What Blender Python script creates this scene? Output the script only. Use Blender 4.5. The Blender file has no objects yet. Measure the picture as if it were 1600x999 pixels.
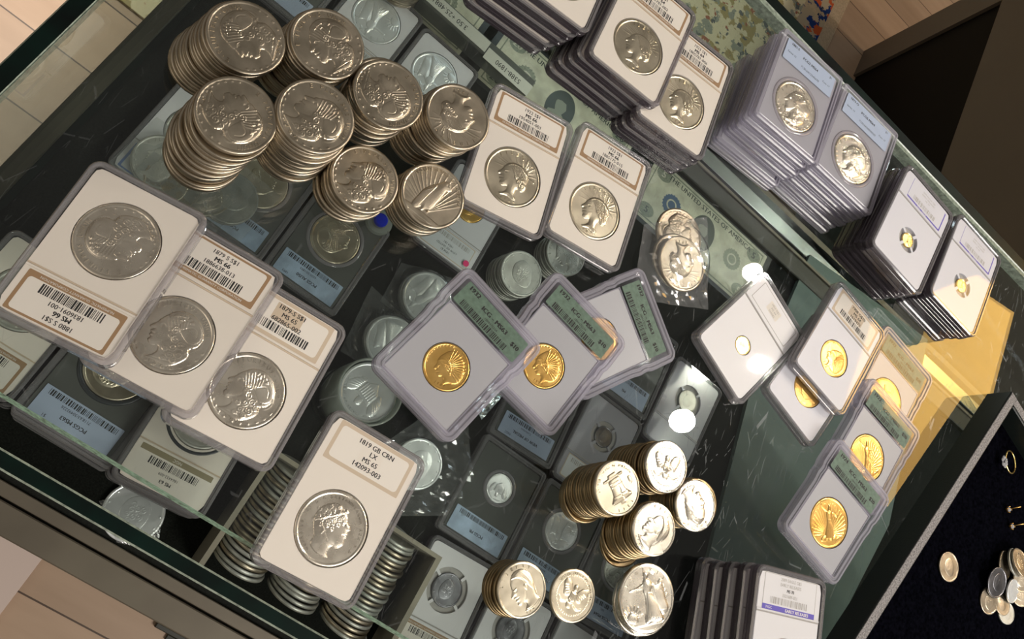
import bpy, math, random
import numpy as np
from mathutils import Vector, Matrix
random.seed(7)
rng = np.random.RandomState(7)
S = bpy.context.scene
COL = S.collection
MM = 0.001
ZG = 0.900            # height of the counter's glass top above the floor (m)
PI = math.pi

# ------------------------------------------------------------------ camera
cam = bpy.data.cameras.new('camera')
cam.sensor_width = 36
cam.lens = 1328.81 / 1600 * 36
cam.clip_start = 0.01
cam.clip_end = 50
camo = bpy.data.objects.new('camera', cam)
COL.objects.link(camo)
Rv = Vector((0.75278717, 0.45929484, 0.47155034)).normalized()
Fv = Vector((0.2962597, 0.40330871, -0.86577842)).normalized()
Uv = Rv.cross(Fv).normalized()
camo.matrix_world = Matrix(((Rv.x, Uv.x, -Fv.x, 0), (Rv.y, Uv.y, -Fv.y, 0), (Rv.z, Uv.z, -Fv.z, ZG + 0.44023), (0, 0, 0, 1)))
S.camera = camo

# ------------------------------------------------------------------ light
S.view_settings.view_transform = 'Standard'
S.view_settings.look = 'None'
S.view_settings.exposure = -0.12
S.view_settings.gamma = 1.0
S.view_settings.use_curve_mapping = False
S.cycles.transparent_max_bounces = 48
S.cycles.max_bounces = 10
S.cycles.sample_clamp_indirect = 6
S.cycles.caustics_reflective = False
S.cycles.caustics_refractive = False
S.cycles.use_denoising = True

W = bpy.data.worlds.new('room_light')
S.world = W
W.use_nodes = True
wn, wl = W.node_tree.nodes, W.node_tree.links
wn.clear()
wo = wn.new('ShaderNodeOutputWorld'); wb = wn.new('ShaderNodeBackground')
tc = wn.new('ShaderNodeTexCoord'); sp = wn.new('ShaderNodeSeparateXYZ'); cr = wn.new('ShaderNodeValToRGB')
wl.new(tc.outputs['Generated'], sp.inputs[0]); wl.new(sp.outputs['Z'], cr.inputs[0])
cr.color_ramp.elements[0].position = 0.0; cr.color_ramp.elements[0].color = (0.10, 0.08, 0.06, 1)
cr.color_ramp.elements[1].position = 0.95; cr.color_ramp.elements[1].color = (0.20, 0.19, 0.175, 1)
e = cr.color_ramp.elements.new(0.45); e.color = (0.20, 0.18, 0.155, 1)
wl.new(cr.outputs[0], wb.inputs[0]); wb.inputs[1].default_value = 0.95
wl.new(wb.outputs[0], wo.inputs[0])


def lamp(name, kind, loc, power, color, size=0.04, target=None, spot=None):
    l = bpy.data.lights.new(name, kind)
    l.energy = power; l.color = color
    if kind == 'AREA':
        l.shape = 'RECTANGLE'; l.size = size[0]; l.size_y = size[1]
    else:
        l.shadow_soft_size = size
    if kind == 'SPOT':
        l.spot_size = spot; l.spot_blend = 0.5
    o = bpy.data.objects.new(name, l); COL.objects.link(o)
    o.location = (loc[0], loc[1], loc[2] + ZG)
    if target:
        d = Vector(target) - Vector(loc)
        o.rotation_euler = d.to_track_quat('-Z', 'Y').to_euler()
    return o


lamp('ceiling_lamp', 'POINT', (1.534, 1.189, 1.9), 46, (1, .93, .84), 0.040)
lamp('ceiling_lamp', 'POINT', (1.547, 1.875, 1.9), 32, (1, .93, .84), 0.032)
lamp('ceiling_lamp', 'POINT', (1.72, 1.56, 1.9), 26, (1, .92, .82), 0.026)
lamp('front_fill_light', 'AREA', (-1.6, -0.9, 1.7), 7, (1, .86, .70), (1.1, 1.1), (0.1, 0.1, 0))  # unseen warm fill, added to light the near sides of the stacks
lamp('ceiling_fixture_light', 'AREA', (1.75, -0.65, 1.8), 58, (1, .94, .87), (1.2, 0.9), (0.2, 0.2, 0))
lamp('case_fill_light', 'AREA', (0.45, 0.540, -0.014), .38, (.82, .91, 1), (0.9, 0.012), (0.40, 0.30, -0.17))  # unseen cool fill, added to brighten what lies under the glass
lamp('floor_spot', 'SPOT', (-0.9, 1.0, 1.3), 210, (1, .88, .76), 0.1, (-0.50, 0.54, -0.9), 0.45)


# ------------------------------------------------------------------ materials
def nt(name):
    m = bpy.data.materials.new(name); m.use_nodes = True
    n = m.node_tree.nodes; l = m.node_tree.links
    return m, n, l, n['Principled BSDF']


def plain(name, col, rough=.5, metal=0., noise=0., nscale=200., bump=0., bscale=800., spec=.5, coat=0.):
    m, n, l, b = nt(name)
    b.inputs['Roughness'].default_value = rough; b.inputs['Metallic'].default_value = metal
    b.inputs['Specular IOR Level'].default_value = spec
    b.inputs['Coat Weight'].default_value = coat
    b.inputs['Base Color'].default_value = (*col, 1)
    t = n.new('ShaderNodeTexCoord')
    if noise:
        x = n.new('ShaderNodeTexNoise'); x.inputs['Scale'].default_value = nscale; x.inputs['Detail'].default_value = 6
        l.new(t.outputs['Object'], x.inputs['Vector'])
        r = n.new('ShaderNodeValToRGB')
        r.color_ramp.elements[0].position = .3; r.color_ramp.elements[1].position = .7
        r.color_ramp.elements[0].color = (*[c * (1 - noise) for c in col], 1)
        r.color_ramp.elements[1].color = (*[min(1, c * (1 + noise)) for c in col], 1)
        l.new(x.outputs[0], r.inputs[0]); l.new(r.outputs[0], b.inputs['Base Color'])
    if bump:
        x = n.new('ShaderNodeTexNoise'); x.inputs['Scale'].default_value = bscale; x.inputs['Detail'].default_value = 4
        l.new(t.outputs['Object'], x.inputs['Vector'])
        k = n.new('ShaderNodeBump'); k.inputs['Strength'].default_value = bump; k.inputs['Distance'].default_value = .0004
        l.new(x.outputs[0], k.inputs['Height']); l.new(k.outputs[0], b.inputs['Normal'])
    return m


def clear(name, tint=(.97, .98, .97), body=None, amount=0., rough=.04, ior=1.45, boost=1.0, scratch=False):
    """thin clear sheet: transparent + fresnel reflection, optionally a milky body"""
    m, n, l, b = nt(name)
    n.remove(b)
    out = n['Material Output']
    tr = n.new('ShaderNodeBsdfTransparent'); tr.inputs[0].default_value = (*tint, 1)
    gl = n.new('ShaderNodeBsdfGlossy'); gl.inputs['Roughness'].default_value = rough
    fr = n.new('ShaderNodeFresnel')
    ge = n.new('ShaderNodeNewGeometry')
    mx = n.new('ShaderNodeMix'); mx.data_type = 'FLOAT'
    mx.inputs[2].default_value = ior; mx.inputs[3].default_value = 1 / ior
    l.new(ge.outputs['Backfacing'], mx.inputs[0]); l.new(mx.outputs[0], fr.inputs['IOR'])
    mu = n.new('ShaderNodeMath'); mu.operation = 'MULTIPLY'; mu.use_clamp = True
    l.new(fr.outputs[0], mu.inputs[0]); mu.inputs[1].default_value = boost
    base = tr
    if body:
        df = n.new('ShaderNodeBsdfDiffuse'); df.inputs[0].default_value = (*body, 1)
        tl = n.new('ShaderNodeBsdfTranslucent'); tl.inputs[0].default_value = (*body, 1)
        a = n.new('ShaderNodeMixShader'); a.inputs[0].default_value = .4
        l.new(df.outputs[0], a.inputs[1]); l.new(tl.outputs[0], a.inputs[2])
        c = n.new('ShaderNodeMixShader'); c.inputs[0].default_value = amount
        l.new(tr.outputs[0], c.inputs[1]); l.new(a.outputs[0], c.inputs[2])
        base = c
    if scratch:
        t = n.new('ShaderNodeTexCoord')
        acc = None
        for k, (ang, sc, th) in enumerate(((.5, 60, .006), (-.9, 44, .005), (1.35, 75, .006), (-.2, 52, .005))):
            mp = n.new('ShaderNodeMapping'); mp.inputs['Rotation'].default_value = (0, 0, ang)
            mp.inputs['Scale'].default_value = (1, .2, 1)
            v = n.new('ShaderNodeTexVoronoi'); v.feature = 'DISTANCE_TO_EDGE'; v.inputs['Scale'].default_value = sc
            l.new(t.outputs['Object'], mp.inputs[0]); l.new(mp.outputs[0], v.inputs['Vector'])
            lt = n.new('ShaderNodeMath'); lt.operation = 'LESS_THAN'; lt.inputs[1].default_value = th
            l.new(v.outputs['Distance'], lt.inputs[0])
            nz = n.new('ShaderNodeTexNoise'); nz.inputs['Scale'].default_value = 40 + 9 * k; nz.inputs['Detail'].default_value = 2
            l.new(t.outputs['Object'], nz.inputs['Vector'])
            gt = n.new('ShaderNodeMath'); gt.operation = 'GREATER_THAN'; gt.inputs[1].default_value = .60
            l.new(nz.outputs[0], gt.inputs[0])
            q = n.new('ShaderNodeMath'); q.operation = 'MULTIPLY'
            l.new(lt.outputs[0], q.inputs[0]); l.new(gt.outputs[0], q.inputs[1])
            if acc is None:
                acc = q
            else:
                s_ = n.new('ShaderNodeMath'); s_.operation = 'MAXIMUM'
                l.new(acc.outputs[0], s_.inputs[0]); l.new(q.outputs[0], s_.inputs[1]); acc = s_
        df = n.new('ShaderNodeBsdfDiffuse'); df.inputs[0].default_value = (.75, .78, .8, 1)
        sx_ = n.new('ShaderNodeSeparateXYZ'); l.new(t.outputs['Object'], sx_.inputs[0])
        zx = n.new('ShaderNodeMapRange'); zx.inputs[1].default_value = .20; zx.inputs[2].default_value = .38
        zx.inputs[3].default_value = .035; zx.inputs[4].default_value = .20; l.new(sx_.outputs['X'], zx.inputs[0])
        sc_ = n.new('ShaderNodeMath'); sc_.operation = 'MULTIPLY'
        l.new(acc.outputs[0], sc_.inputs[0]); l.new(zx.outputs[0], sc_.inputs[1])
        c = n.new('ShaderNodeMixShader'); l.new(sc_.outputs[0], c.inputs[0])
        l.new(base.outputs[0], c.inputs[1]); l.new(df.outputs[0], c.inputs[2]); base = c
    ms = n.new('ShaderNodeMixShader')
    l.new(mu.outputs[0], ms.inputs[0]); l.new(base.outputs[0], ms.inputs[1]); l.new(gl.outputs[0], ms.inputs[2])
    l.new(ms.outputs[0], out.inputs[0])
    return m


def metal(name, c1, c2, rough=.3, nscale=90., met=1.):
    m, n, l, b = nt(name)
    b.inputs['Metallic'].default_value = met
    t = n.new('ShaderNodeTexCoord')
    x = n.new('ShaderNodeTexNoise'); x.inputs['Scale'].default_value = nscale; x.inputs['Detail'].default_value = 5
    oi = n.new('ShaderNodeObjectInfo'); va = n.new('ShaderNodeVectorMath'); va.operation = 'ADD'
    cmb = n.new('ShaderNodeCombineXYZ')
    mm = n.new('ShaderNodeMath'); mm.operation = 'MULTIPLY'; mm.inputs[1].default_value = 3.
    l.new(oi.outputs['Random'], mm.inputs[0]); l.new(mm.outputs[0], cmb.inputs[0])
    l.new(t.outputs['Object'], va.inputs[0]); l.new(cmb.outputs[0], va.inputs[1])
    l.new(va.outputs[0], x.inputs['Vector'])
    r = n.new('ShaderNodeValToRGB'); r.color_ramp.elements[0].position = .32; r.color_ramp.elements[1].position = .68
    r.color_ramp.elements[0].color = (*c1, 1); r.color_ramp.elements[1].color = (*c2, 1)
    l.new(x.outputs[0], r.inputs[0]); l.new(r.outputs[0], b.inputs['Base Color'])
    mr = n.new('ShaderNodeMapRange'); mr.inputs[3].default_value = rough * .8; mr.inputs[4].default_value = rough * 1.25
    l.new(x.outputs[0], mr.inputs[0]); l.new(mr.outputs[0], b.inputs['Roughness'])
    y = n.new('ShaderNodeTexNoise'); y.inputs['Scale'].default_value = 1500; y.inputs['Detail'].default_value = 3
    l.new(va.outputs[0], y.inputs['Vector'])
    k = n.new('ShaderNodeBump'); k.inputs['Strength'].default_value = .25; k.inputs['Distance'].default_value = .00008
    l.new(y.outputs[0], k.inputs['Height']); l.new(k.outputs[0], b.inputs['Normal'])
    return m


M = {}
M['old_silver'] = metal('aged_silver', (.39, .335, .255), (.57, .495, .385), .35)
M['bright_silver'] = metal('bright_silver', (.66, .60, .50), (.84, .79, .68), .27)
M['warm_silver'] = metal('warm_silver', (.50, .44, .33), (.70, .63, .49), .33)
M['proof_silver'] = metal('mint_silver', (.60, .535, .44), (.78, .715, .605), .27, met=.85)
M['white_silver'] = metal('white_silver', (.78, .80, .80), (.92, .94, .94), .30, met=.55)
M['toned_silver'] = metal('brown_shade_silver', (.26, .19, .10), (.40, .31, .18), .36)  # shade on the half dollar stack sides, put into a darker silver
M['dull_silver'] = metal('dull_silver', (.40, .40, .36), (.58, .58, .53), .42, met=.7)
M['dark_silver'] = metal('dark_silver', (.12, .12, .13), (.28, .28, .30), .35)
M['gold'] = metal('gold', (.80, .46, .11), (.95, .61, .20), .29, met=.85)
M['pale_gold'] = metal('pale_gold', (.95, .66, .22), (1., .80, .36), .28)
M['cream'] = plain('cream_plastic', (.77, .71, .635), .45)
M['white'] = plain('white_plastic', (.74, .73, .75), .4)
M['lavwhite'] = plain('cool_white_plastic', (.66, .66, .72), .4)
M['greyplate'] = plain('grey_frosted_plastic', (.42, .42, .45), .35)
M['paper'] = plain('label_paper', (.78, .73, .66), .7)
M['paperw'] = plain('white_label_paper', (.68, .70, .72), .7)
M['paperb'] = plain('pale_blue_label_paper', (.42, .50, .66), .6)
M['paperblue'] = plain('blue_label_paper', (.34, .44, .58), .5, noise=.45, nscale=40)
M['green'] = plain('green_label_paper', (.115, .18, .135), .55, noise=.22, nscale=300)
M['amberpaper'] = plain('amber_label_paper', (.80, .56, .28), .55, noise=.1, nscale=300)
M['brown'] = plain('brown_label_border', (.34, .21, .11), .6)
M['tan'] = plain('tan_label_border', (.58, .47, .35), .6)
M['olive'] = plain('olive_label_band', (.26, .22, .13), .6)
M['bluefr'] = plain('blue_label_border', (.06, .16, .50), .5)
M['purple'] = plain('purple_label_band', (.12, .09, .48), .5)
M['ink'] = plain('black_ink', (.012, .012, .012), .6)
M['whiteink'] = plain('white_ink', (.75, .72, .68), .6)
M['pink'] = plain('pink_sticker', (.75, .02, .16), .5)
M['greyhole'] = plain('grey_gasket', (.40, .38, .36), .6)
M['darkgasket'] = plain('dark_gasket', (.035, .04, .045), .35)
M['win'] = clear('clear_window', (.985, .985, .985), rough=.03, boost=1.0)
M['rim'] = clear('clear_rim', (.93, .92, .93), (.68, .66, .68), .30, rough=.05, boost=2.6)
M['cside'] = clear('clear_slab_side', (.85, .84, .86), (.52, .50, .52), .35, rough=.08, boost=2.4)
M['side'] = clear('dark_slab_side', (.42, .38, .42), (.17, .145, .17), .45, rough=.10, boost=1.7)  # clear plastic; its dark refraction is put into the colour
M['lav'] = clear('lavender_clear_plastic', (.95, .94, .97), (.74, .72, .82), .42, rough=.10, boost=1.5)
M['lavside'] = clear('lavender_slab_side', (.93, .92, .96), (.70, .68, .78), .34, rough=.14, boost=1.4)
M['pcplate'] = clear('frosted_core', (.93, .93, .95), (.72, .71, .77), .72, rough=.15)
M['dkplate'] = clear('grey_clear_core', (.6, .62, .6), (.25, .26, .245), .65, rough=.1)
M['ring'] = clear('clear_gasket', (.9, .88, .9), (.72, .68, .72), .45, rough=.06, boost=1.8)
M['bag'] = clear('plastic_bag_film', (.93, .94, .93), (.8, .82, .82), .15, rough=.12, boost=2.5)
M['tube'] = clear('frosted_tube_plastic', (.85, .88, .85), (.66, .70, .64), .60, rough=.15, boost=1.5)
M['sleeve'] = clear('note_sleeve_film', (.94, .95, .94), (.4, .42, .4), .04, rough=.22, boost=.35)
M['glass'] = clear('counter_glass', (.925, .955, .94), rough=.0, ior=1.5, boost=1.0, scratch=True)
M['pane'] = clear('pane_glass', (.90, .94, .92), rough=.0, ior=1.5)
M['gedge'] = plain('dark_green_glass_edge', (.0006, .0065, .0045), .25, noise=.8, nscale=30, spec=.3)
M['gedge_hi'] = plain('pale_highlight_chamfer', (.30, .34, .28), .2, noise=.4, nscale=300)  # bright highlight along the pane chamfers, painted as a pale colour
M['gmint'] = plain('mint_glass_edge', (.30, .50, .38), .2, noise=.5, nscale=400, bump=.5)
M['felt'] = plain('black_felt', (.010, .011, .009), .95, noise=.5, nscale=900, spec=.2)
M['frame'] = plain('bronze_painted_frame', (.135, .115, .085), .42, metal=.3, noise=.12, nscale=20)
M['darkframe'] = plain('dark_frame_strip', (.022, .022, .014), .5)
M['silverstrip'] = plain('polished_aluminium_strip', (.72, .78, .76), .16, metal=1., noise=.15, nscale=12)
M['cabinet'] = plain('brown_grey_laminate', (.125, .10, .078), .5, noise=.06, nscale=6)
M['blackpanel'] = plain('black_panel', (.004, .003, .003), .6, spec=.1)
M['velvet'] = plain('black_velvet', (.002, .002, .0035), 1., noise=.6, nscale=400, spec=.0)
M['traywall'] = plain('black_leatherette', (.008, .013, .012), .45, bump=.3)
M['trayrim'] = plain('grey_glitter_trim', (.20, .19, .19), .6, noise=.7, nscale=900, bump=1.)
M['greenreflect'] = plain('sage_green_reflection', (.105, .150, .130), .6, noise=.10, nscale=12)  # green of the reflected ceiling, put into a surface colour
M['card'] = plain('grey_cardboard', (.30, .27, .21), .8)
M['note'] = plain('banknote_paper', (.70, .65, .50), .8, noise=.25, nscale=70)
M['noteink'] = plain('banknote_ink', (.035, .045, .035), .7)
M['notegreen'] = plain('banknote_green', (.27, .28, .20), .7, noise=.3, nscale=700)
M['noteblue'] = plain('banknote_seal_blue', (.04, .10, .22), .7)
M['noteface'] = plain('banknote_portrait', (.30, .31, .24), .7)
M['strip'] = plain('white_paper_strip', (.62, .62, .54), .7)
M['foil'] = plain('crumpled_foil', (.80, .88, .92), .2, metal=1., bump=1., bscale=160)
M['bluecap'] = plain('blue_plastic_cap', (.01, .03, .62), .3)
M['whiteboard'] = plain('white_board', (.62, .50, .44), .6)
M['diamond'] = plain('clear_stone', (.75, .75, .78), .05, metal=.6)


def wood():
    m, n, l, b = nt('oak_floorboards')
    t = n.new('ShaderNodeTexCoord'); s = n.new('ShaderNodeSeparateXYZ'); l.new(t.outputs['Object'], s.inputs[0])
    a = n.new('ShaderNodeMath'); a.operation = 'ADD'; a.inputs[1].default_value = .024 + 108 * .1
    l.new(s.outputs['Y'], a.inputs[0])
    d = n.new('ShaderNodeMath'); d.operation = 'DIVIDE'; d.inputs[1].default_value = .108; l.new(a.outputs[0], d.inputs[0])
    f = n.new('ShaderNodeMath'); f.operation = 'FRACT'; l.new(d.outputs[0], f.inputs[0])
    fl = n.new('ShaderNodeMath'); fl.operation = 'FLOOR'; l.new(d.outputs[0], fl.inputs[0])
    wn_ = n.new('ShaderNodeTexWhiteNoise'); wn_.noise_dimensions = '1D'; l.new(fl.outputs[0], wn_.inputs['W'])
    # cross seams
    q = n.new('ShaderNodeMath'); q.operation = 'MULTIPLY_ADD'; q.inputs[1].default_value = 1.3
    l.new(wn_.outputs[0], q.inputs[0]); l.new(s.outputs['X'], q.inputs[2])
    q2 = n.new('ShaderNodeMath'); q2.operation = 'DIVIDE'; q2.inputs[1].default_value = .9; l.new(q.outputs[0], q2.inputs[0])
    q3 = n.new('ShaderNodeMath'); q3.operation = 'FRACT'; l.new(q2.outputs[0], q3.inputs[0])
    g1 = n.new('ShaderNodeMath'); g1.operation = 'LESS_THAN'; g1.inputs[1].default_value = .022; l.new(f.outputs[0], g1.inputs[0])
    g2 = n.new('ShaderNodeMath'); g2.operation = 'LESS_THAN'; g2.inputs[1].default_value = .002; l.new(q3.outputs[0], g2.inputs[0])
    g = n.new('ShaderNodeMath'); g.operation = 'MAXIMUM'; l.new(g1.outputs[0], g.inputs[0]); l.new(g2.outputs[0], g.inputs[1])
    mp = n.new('ShaderNodeMapping'); mp.inputs['Scale'].default_value = (1.5, 14, 1); l.new(t.outputs['Object'], mp.inputs[0])
    nz = n.new('ShaderNodeTexNoise'); nz.inputs['Scale'].default_value = 3; nz.inputs['Detail'].default_value = 8
    l.new(mp.outputs[0], nz.inputs['Vector'])
    r = n.new('ShaderNodeValToRGB')
    r.color_ramp.elements[0].color = (.40, .27, .175, 1); r.color_ramp.elements[1].color = (.55, .39, .27, 1)
    l.new(nz.outputs[0], r.inputs[0])
    h = n.new('ShaderNodeMixRGB'); h.blend_type = 'MULTIPLY'; h.inputs[0].default_value = 1
    v = n.new('ShaderNodeMapRange'); v.inputs[3].default_value = .82; v.inputs[4].default_value = 1.08
    l.new(wn_.outputs[0], v.inputs[0]); l.new(r.outputs[0], h.inputs[1]); l.new(v.outputs[0], h.inputs[2])
    x = n.new('ShaderNodeMixRGB'); x.inputs[2].default_value = (.07, .04, .022, 1)
    l.new(g.outputs[0], x.inputs[0]); l.new(h.outputs[0], x.inputs[1]); l.new(x.outputs[0], b.inputs['Base Color'])
    b.inputs['Roughness'].default_value = .45
    return m


def rugmat(name, base, ramp, scale):
    m, n, l, b = nt(name)
    t = n.new('ShaderNodeTexCoord')
    v = n.new('ShaderNodeTexNoise'); v.inputs['Scale'].default_value = scale; v.inputs['Detail'].default_value = 3
    v.inputs['Roughness'].default_value = .65
    l.new(t.outputs['Object'], v.inputs['Vector'])
    cur = None
    prev = base
    for k, (col, th, off) in enumerate(ramp):
        mp = n.new('ShaderNodeMapping'); mp.inputs['Location'].default_value = (off, off * .7, k * 3.1)
        l.new(t.outputs['Object'], mp.inputs[0])
        z = n.new('ShaderNodeTexNoise'); z.inputs['Scale'].default_value = scale; z.inputs['Detail'].default_value = 4
        l.new(mp.outputs[0], z.inputs['Vector'])
        gt = n.new('ShaderNodeMapRange'); gt.inputs[1].default_value = th; gt.inputs[2].default_value = th + .02
        l.new(z.outputs[0], gt.inputs[0])
        mx = n.new('ShaderNodeMixRGB'); l.new(gt.outputs[0], mx.inputs[0])
        if cur is None:
            mx.inputs[1].default_value = (*base, 1)
        else:
            l.new(cur.outputs[0], mx.inputs[1])
        mx.inputs[2].default_value = (*col, 1); cur = mx
    l.new(cur.outputs[0], b.inputs['Base Color']); b.inputs['Roughness'].default_value = 1
    b.inputs['Specular IOR Level'].default_value = .1
    return m


M['wood'] = wood()
M['rug'] = rugmat('floral_rug_pile', (.74, .67, .46), [((.40, .33, .15), .54, 1.), ((.32, .34, .28), .57, 12.), ((.13, .15, .15), .60, 4.), ((.38, .16, .10), .64, 8.)], 40)
M['rugborder'] = rugmat('rug_border_pile', (.50, .42, .30), [((.02, .05, .20), .52, 2.), ((.58, .12, .04), .58, 5.), ((.56, .46, .32), .62, 9.), ((.03, .05, .10), .66, 14.)], 30)
M['rugedge'] = plain('beige_rug_binding', (.55, .44, .31), .95, noise=.15, nscale=200)


def emis(name, col, st):
    m, n, l, b = nt(name)
    b.inputs['Base Color'].default_value = (*col, 1)
    b.inputs['Emission Color'].default_value = (*col, 1); b.inputs['Emission Strength'].default_value = st
    return m


M['amberlight'] = emis('amber_lit_diffuser', (1., .57, .15), 7.5)


# ------------------------------------------------------------------ mesh builder
class MB:
    def __init__(s):
        s.v = []; s.f = []; s.m = []; s.sm = []; s.mats = []

    def mi(s, m):
        if m not in s.mats: s.mats.append(m)
        return s.mats.index(m)

    def add(s, vs, fs, m, smooth=False):
        o = len(s.v); k = s.mi(m)
        s.v.extend([tuple(map(float, p)) for p in vs])
        for f in fs:
            s.f.append([i + o for i in f]); s.m.append(k); s.sm.append(smooth)

    def box(s, x0, x1, y0, y1, z0, z1, m, bev=0):
        if bev:
            c = [(x0, y0), (x1, y0), (x1, y1), (x0, y1)]
            s.loft([[(x0 + bev, y0 + bev, z0), (x1 - bev, y0 + bev, z0), (x1 - bev, y1 - bev, z0), (x0 + bev, y1 - bev, z0)],
                    [(a, b, z0 + bev) for a, b in c], [(a, b, z1 - bev) for a, b in c],
                    [(x0 + bev, y0 + bev, z1), (x1 - bev, y0 + bev, z1), (x1 - bev, y1 - bev, z1), (x0 + bev, y1 - bev, z1)]], m)
            return
        v = [(x0, y0, z0), (x1, y0, z0), (x1, y1, z0), (x0, y1, z0), (x0, y0, z1), (x1, y0, z1), (x1, y1, z1), (x0, y1, z1)]
        s.add(v, [(0, 3, 2, 1), (4, 5, 6, 7), (0, 1, 5, 4), (1, 2, 6, 5), (2, 3, 7, 6), (3, 0, 4, 7)], m)

    def quad(s, x0, x1, y0, y1, z, m):
        s.add([(x0, y0, z), (x1, y0, z), (x1, y1, z), (x0, y1, z)], [(0, 1, 2, 3)], m)

    def loft(s, loops, mats, caps=(True, True), smooth=False):
        n = len(loops[0]); vs = [p for L in loops for p in L]
        if not isinstance(mats, (list, tuple)): mats = [mats] * (len(loops) + 1)
        o = len(s.v); s.v.extend([tuple(map(float, p)) for p in vs])
        for i in range(len(loops) - 1):
            k = s.mi(mats[i + 1])
            for j in range(n):
                a, b = i * n + j, i * n + (j + 1) % n
                s.f.append([o + a, o + b, o + b + n, o + a + n]); s.m.append(k); s.sm.append(smooth)
        if caps[0]:
            s.f.append([o + j for j in range(n)][::-1]); s.m.append(s.mi(mats[0])); s.sm.append(False)
        if caps[1]:
            b = (len(loops) - 1) * n
            s.f.append([o + b + j for j in range(n)]); s.m.append(s.mi(mats[-1])); s.sm.append(False)

    def mesh(s, name):
        me = bpy.data.meshes.new(name)
        me.from_pydata([(x * MM, y * MM, z * MM) for x, y, z in s.v], [], s.f)
        for m in s.mats: me.materials.append(m)
        me.polygons.foreach_set('material_index', s.m)
        me.polygons.foreach_set('use_smooth', s.sm)
        me.update()
        me.validate()
        return me


def rr(w, h, r, n=6):
    pts = []
    for cx, cy, a0 in ((w / 2 - r, h / 2 - r, 0), (-w / 2 + r, h / 2 - r, 90), (-w / 2 + r, -h / 2 + r, 180), (w / 2 - r, -h / 2 + r, 270)):
        for k in range(n + 1):
            a = math.radians(a0 + 90 * k / n); pts.append((cx + r * math.cos(a), cy + r * math.sin(a)))
    return pts


def circ(r, n, cx=0, cy=0):
    return [(cx + r * math.cos(2 * PI * k / n), cy + r * math.sin(2 * PI * k / n)) for k in range(n)]


# glyphs and text
_G = {}


def text_geo(st, size, extr=0., bev=0., res=2):
    key = (st, round(size, 3), extr, bev)
    if key in _G: return _G[key]
    cu = bpy.data.curves.new('t', 'FONT'); cu.body = st; cu.size = size; cu.resolution_u = res
    cu.align_x = 'CENTER'; cu.align_y = 'CENTER'; cu.extrude = extr; cu.bevel_depth = bev; cu.bevel_resolution = 0
    ob = bpy.data.objects.new('t', cu)
    me = bpy.data.meshes.new_from_object(ob)
    vs = [tuple(v.co) for v in me.vertices]; fs = [tuple(p.vertices) for p in me.polygons]
    bpy.data.objects.remove(ob); bpy.data.curves.remove(cu); bpy.data.meshes.remove(me)
    _G[key] = (vs, fs); return _G[key]


def put_text(mb, st, size, x, y, z, m, rot=0., sx=1., bold=.0):
    vs, fs = text_geo(st, size)
    c, s_ = math.cos(rot), math.sin(rot)
    offs = [(0, 0)] if not bold else [(0, 0), (bold, 0), (-bold, 0)]
    for k, (ox, oy) in enumerate(offs):
        mb.add([(x + c * (a * sx + ox) - s_ * (b + oy), y + s_ * (a * sx + ox) + c * (b + oy), z + k * .004) for a, b, _ in vs], fs, m)


def barcode(mb, x0, x1, y0, y1, z, m, rnd):
    x = x0
    while x < x1 - .6:
        w = rnd.choice((.3, .3, .6, .9)); mb.quad(x, min(x + w, x1), y0, y1, z, m); x += w + rnd.choice((.3, .45, .7))


# ------------------------------------------------------------------ objects
def link(name, me, parent=None, loc=(0, 0, 0), mat=None):
    o = bpy.data.objects.new(name, me); COL.objects.link(o)
    if parent: o.parent = parent
    if mat is not None: o.matrix_basis = mat
    else: o.location = loc
    return o


def tag(o, label, cat=None, group=None, kind=None):
    if label: o['label'] = label
    if cat: o['category'] = cat
    if group: o['group'] = group
    if kind: o['kind'] = kind
    return o


def at(x, y, z, rot=0., tx=0., ty=0.):
    """counter coordinates in mm (z measured from the glass) -> matrix; tx / ty tilt the x / y axes up, degrees"""
    a = math.radians(rot)
    u = Vector((math.cos(a), math.sin(a), math.tan(math.radians(tx)))).normalized()
    w = Vector((-math.sin(a), math.cos(a), math.tan(math.radians(ty))))
    w = (w - u * w.dot(u)).normalized(); n = u.cross(w)
    return Matrix(((u.x, w.x, n.x, x * MM), (u.y, w.y, n.y, y * MM), (u.z, w.z, n.z, z * MM + ZG), (0, 0, 0, 1)))


def build(name, mb, parent=None, mat=None):
    return link(name, mb.mesh(name), parent, mat=mat)


def structure(name, mb, mat=None):
    return tag(build(name, mb, None, mat or at(0, 0, 0)), None, None, None, 'structure')


# ================================================================== THE SETTING
mb = MB(); mb.box(-3000, 5000, -3000, 5000, -20, 0, M['wood'])
structure('floor', mb, Matrix.Identity(4))

# rug
rug = bpy.data.objects.new('floor_rug', None); COL.objects.link(rug)
tag(rug, 'faded floral cream rug with an orange and blue border on the wood floor', 'rug')
mb = MB(); mb.box(-400, 700, 640, 2600, 0, 7, M['rug']); build('pile', mb, rug)
mb = MB(); mb.box(700, 775, 640, 2600, 0, 7, M['rugborder']); tag(build('border', mb, rug), 'orange and navy patterned border')
mb = MB(); mb.box(775, 812, 640, 2600, 0, 6, M['rugedge']); tag(build('binding', mb, rug), 'plain beige edge binding')

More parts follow.
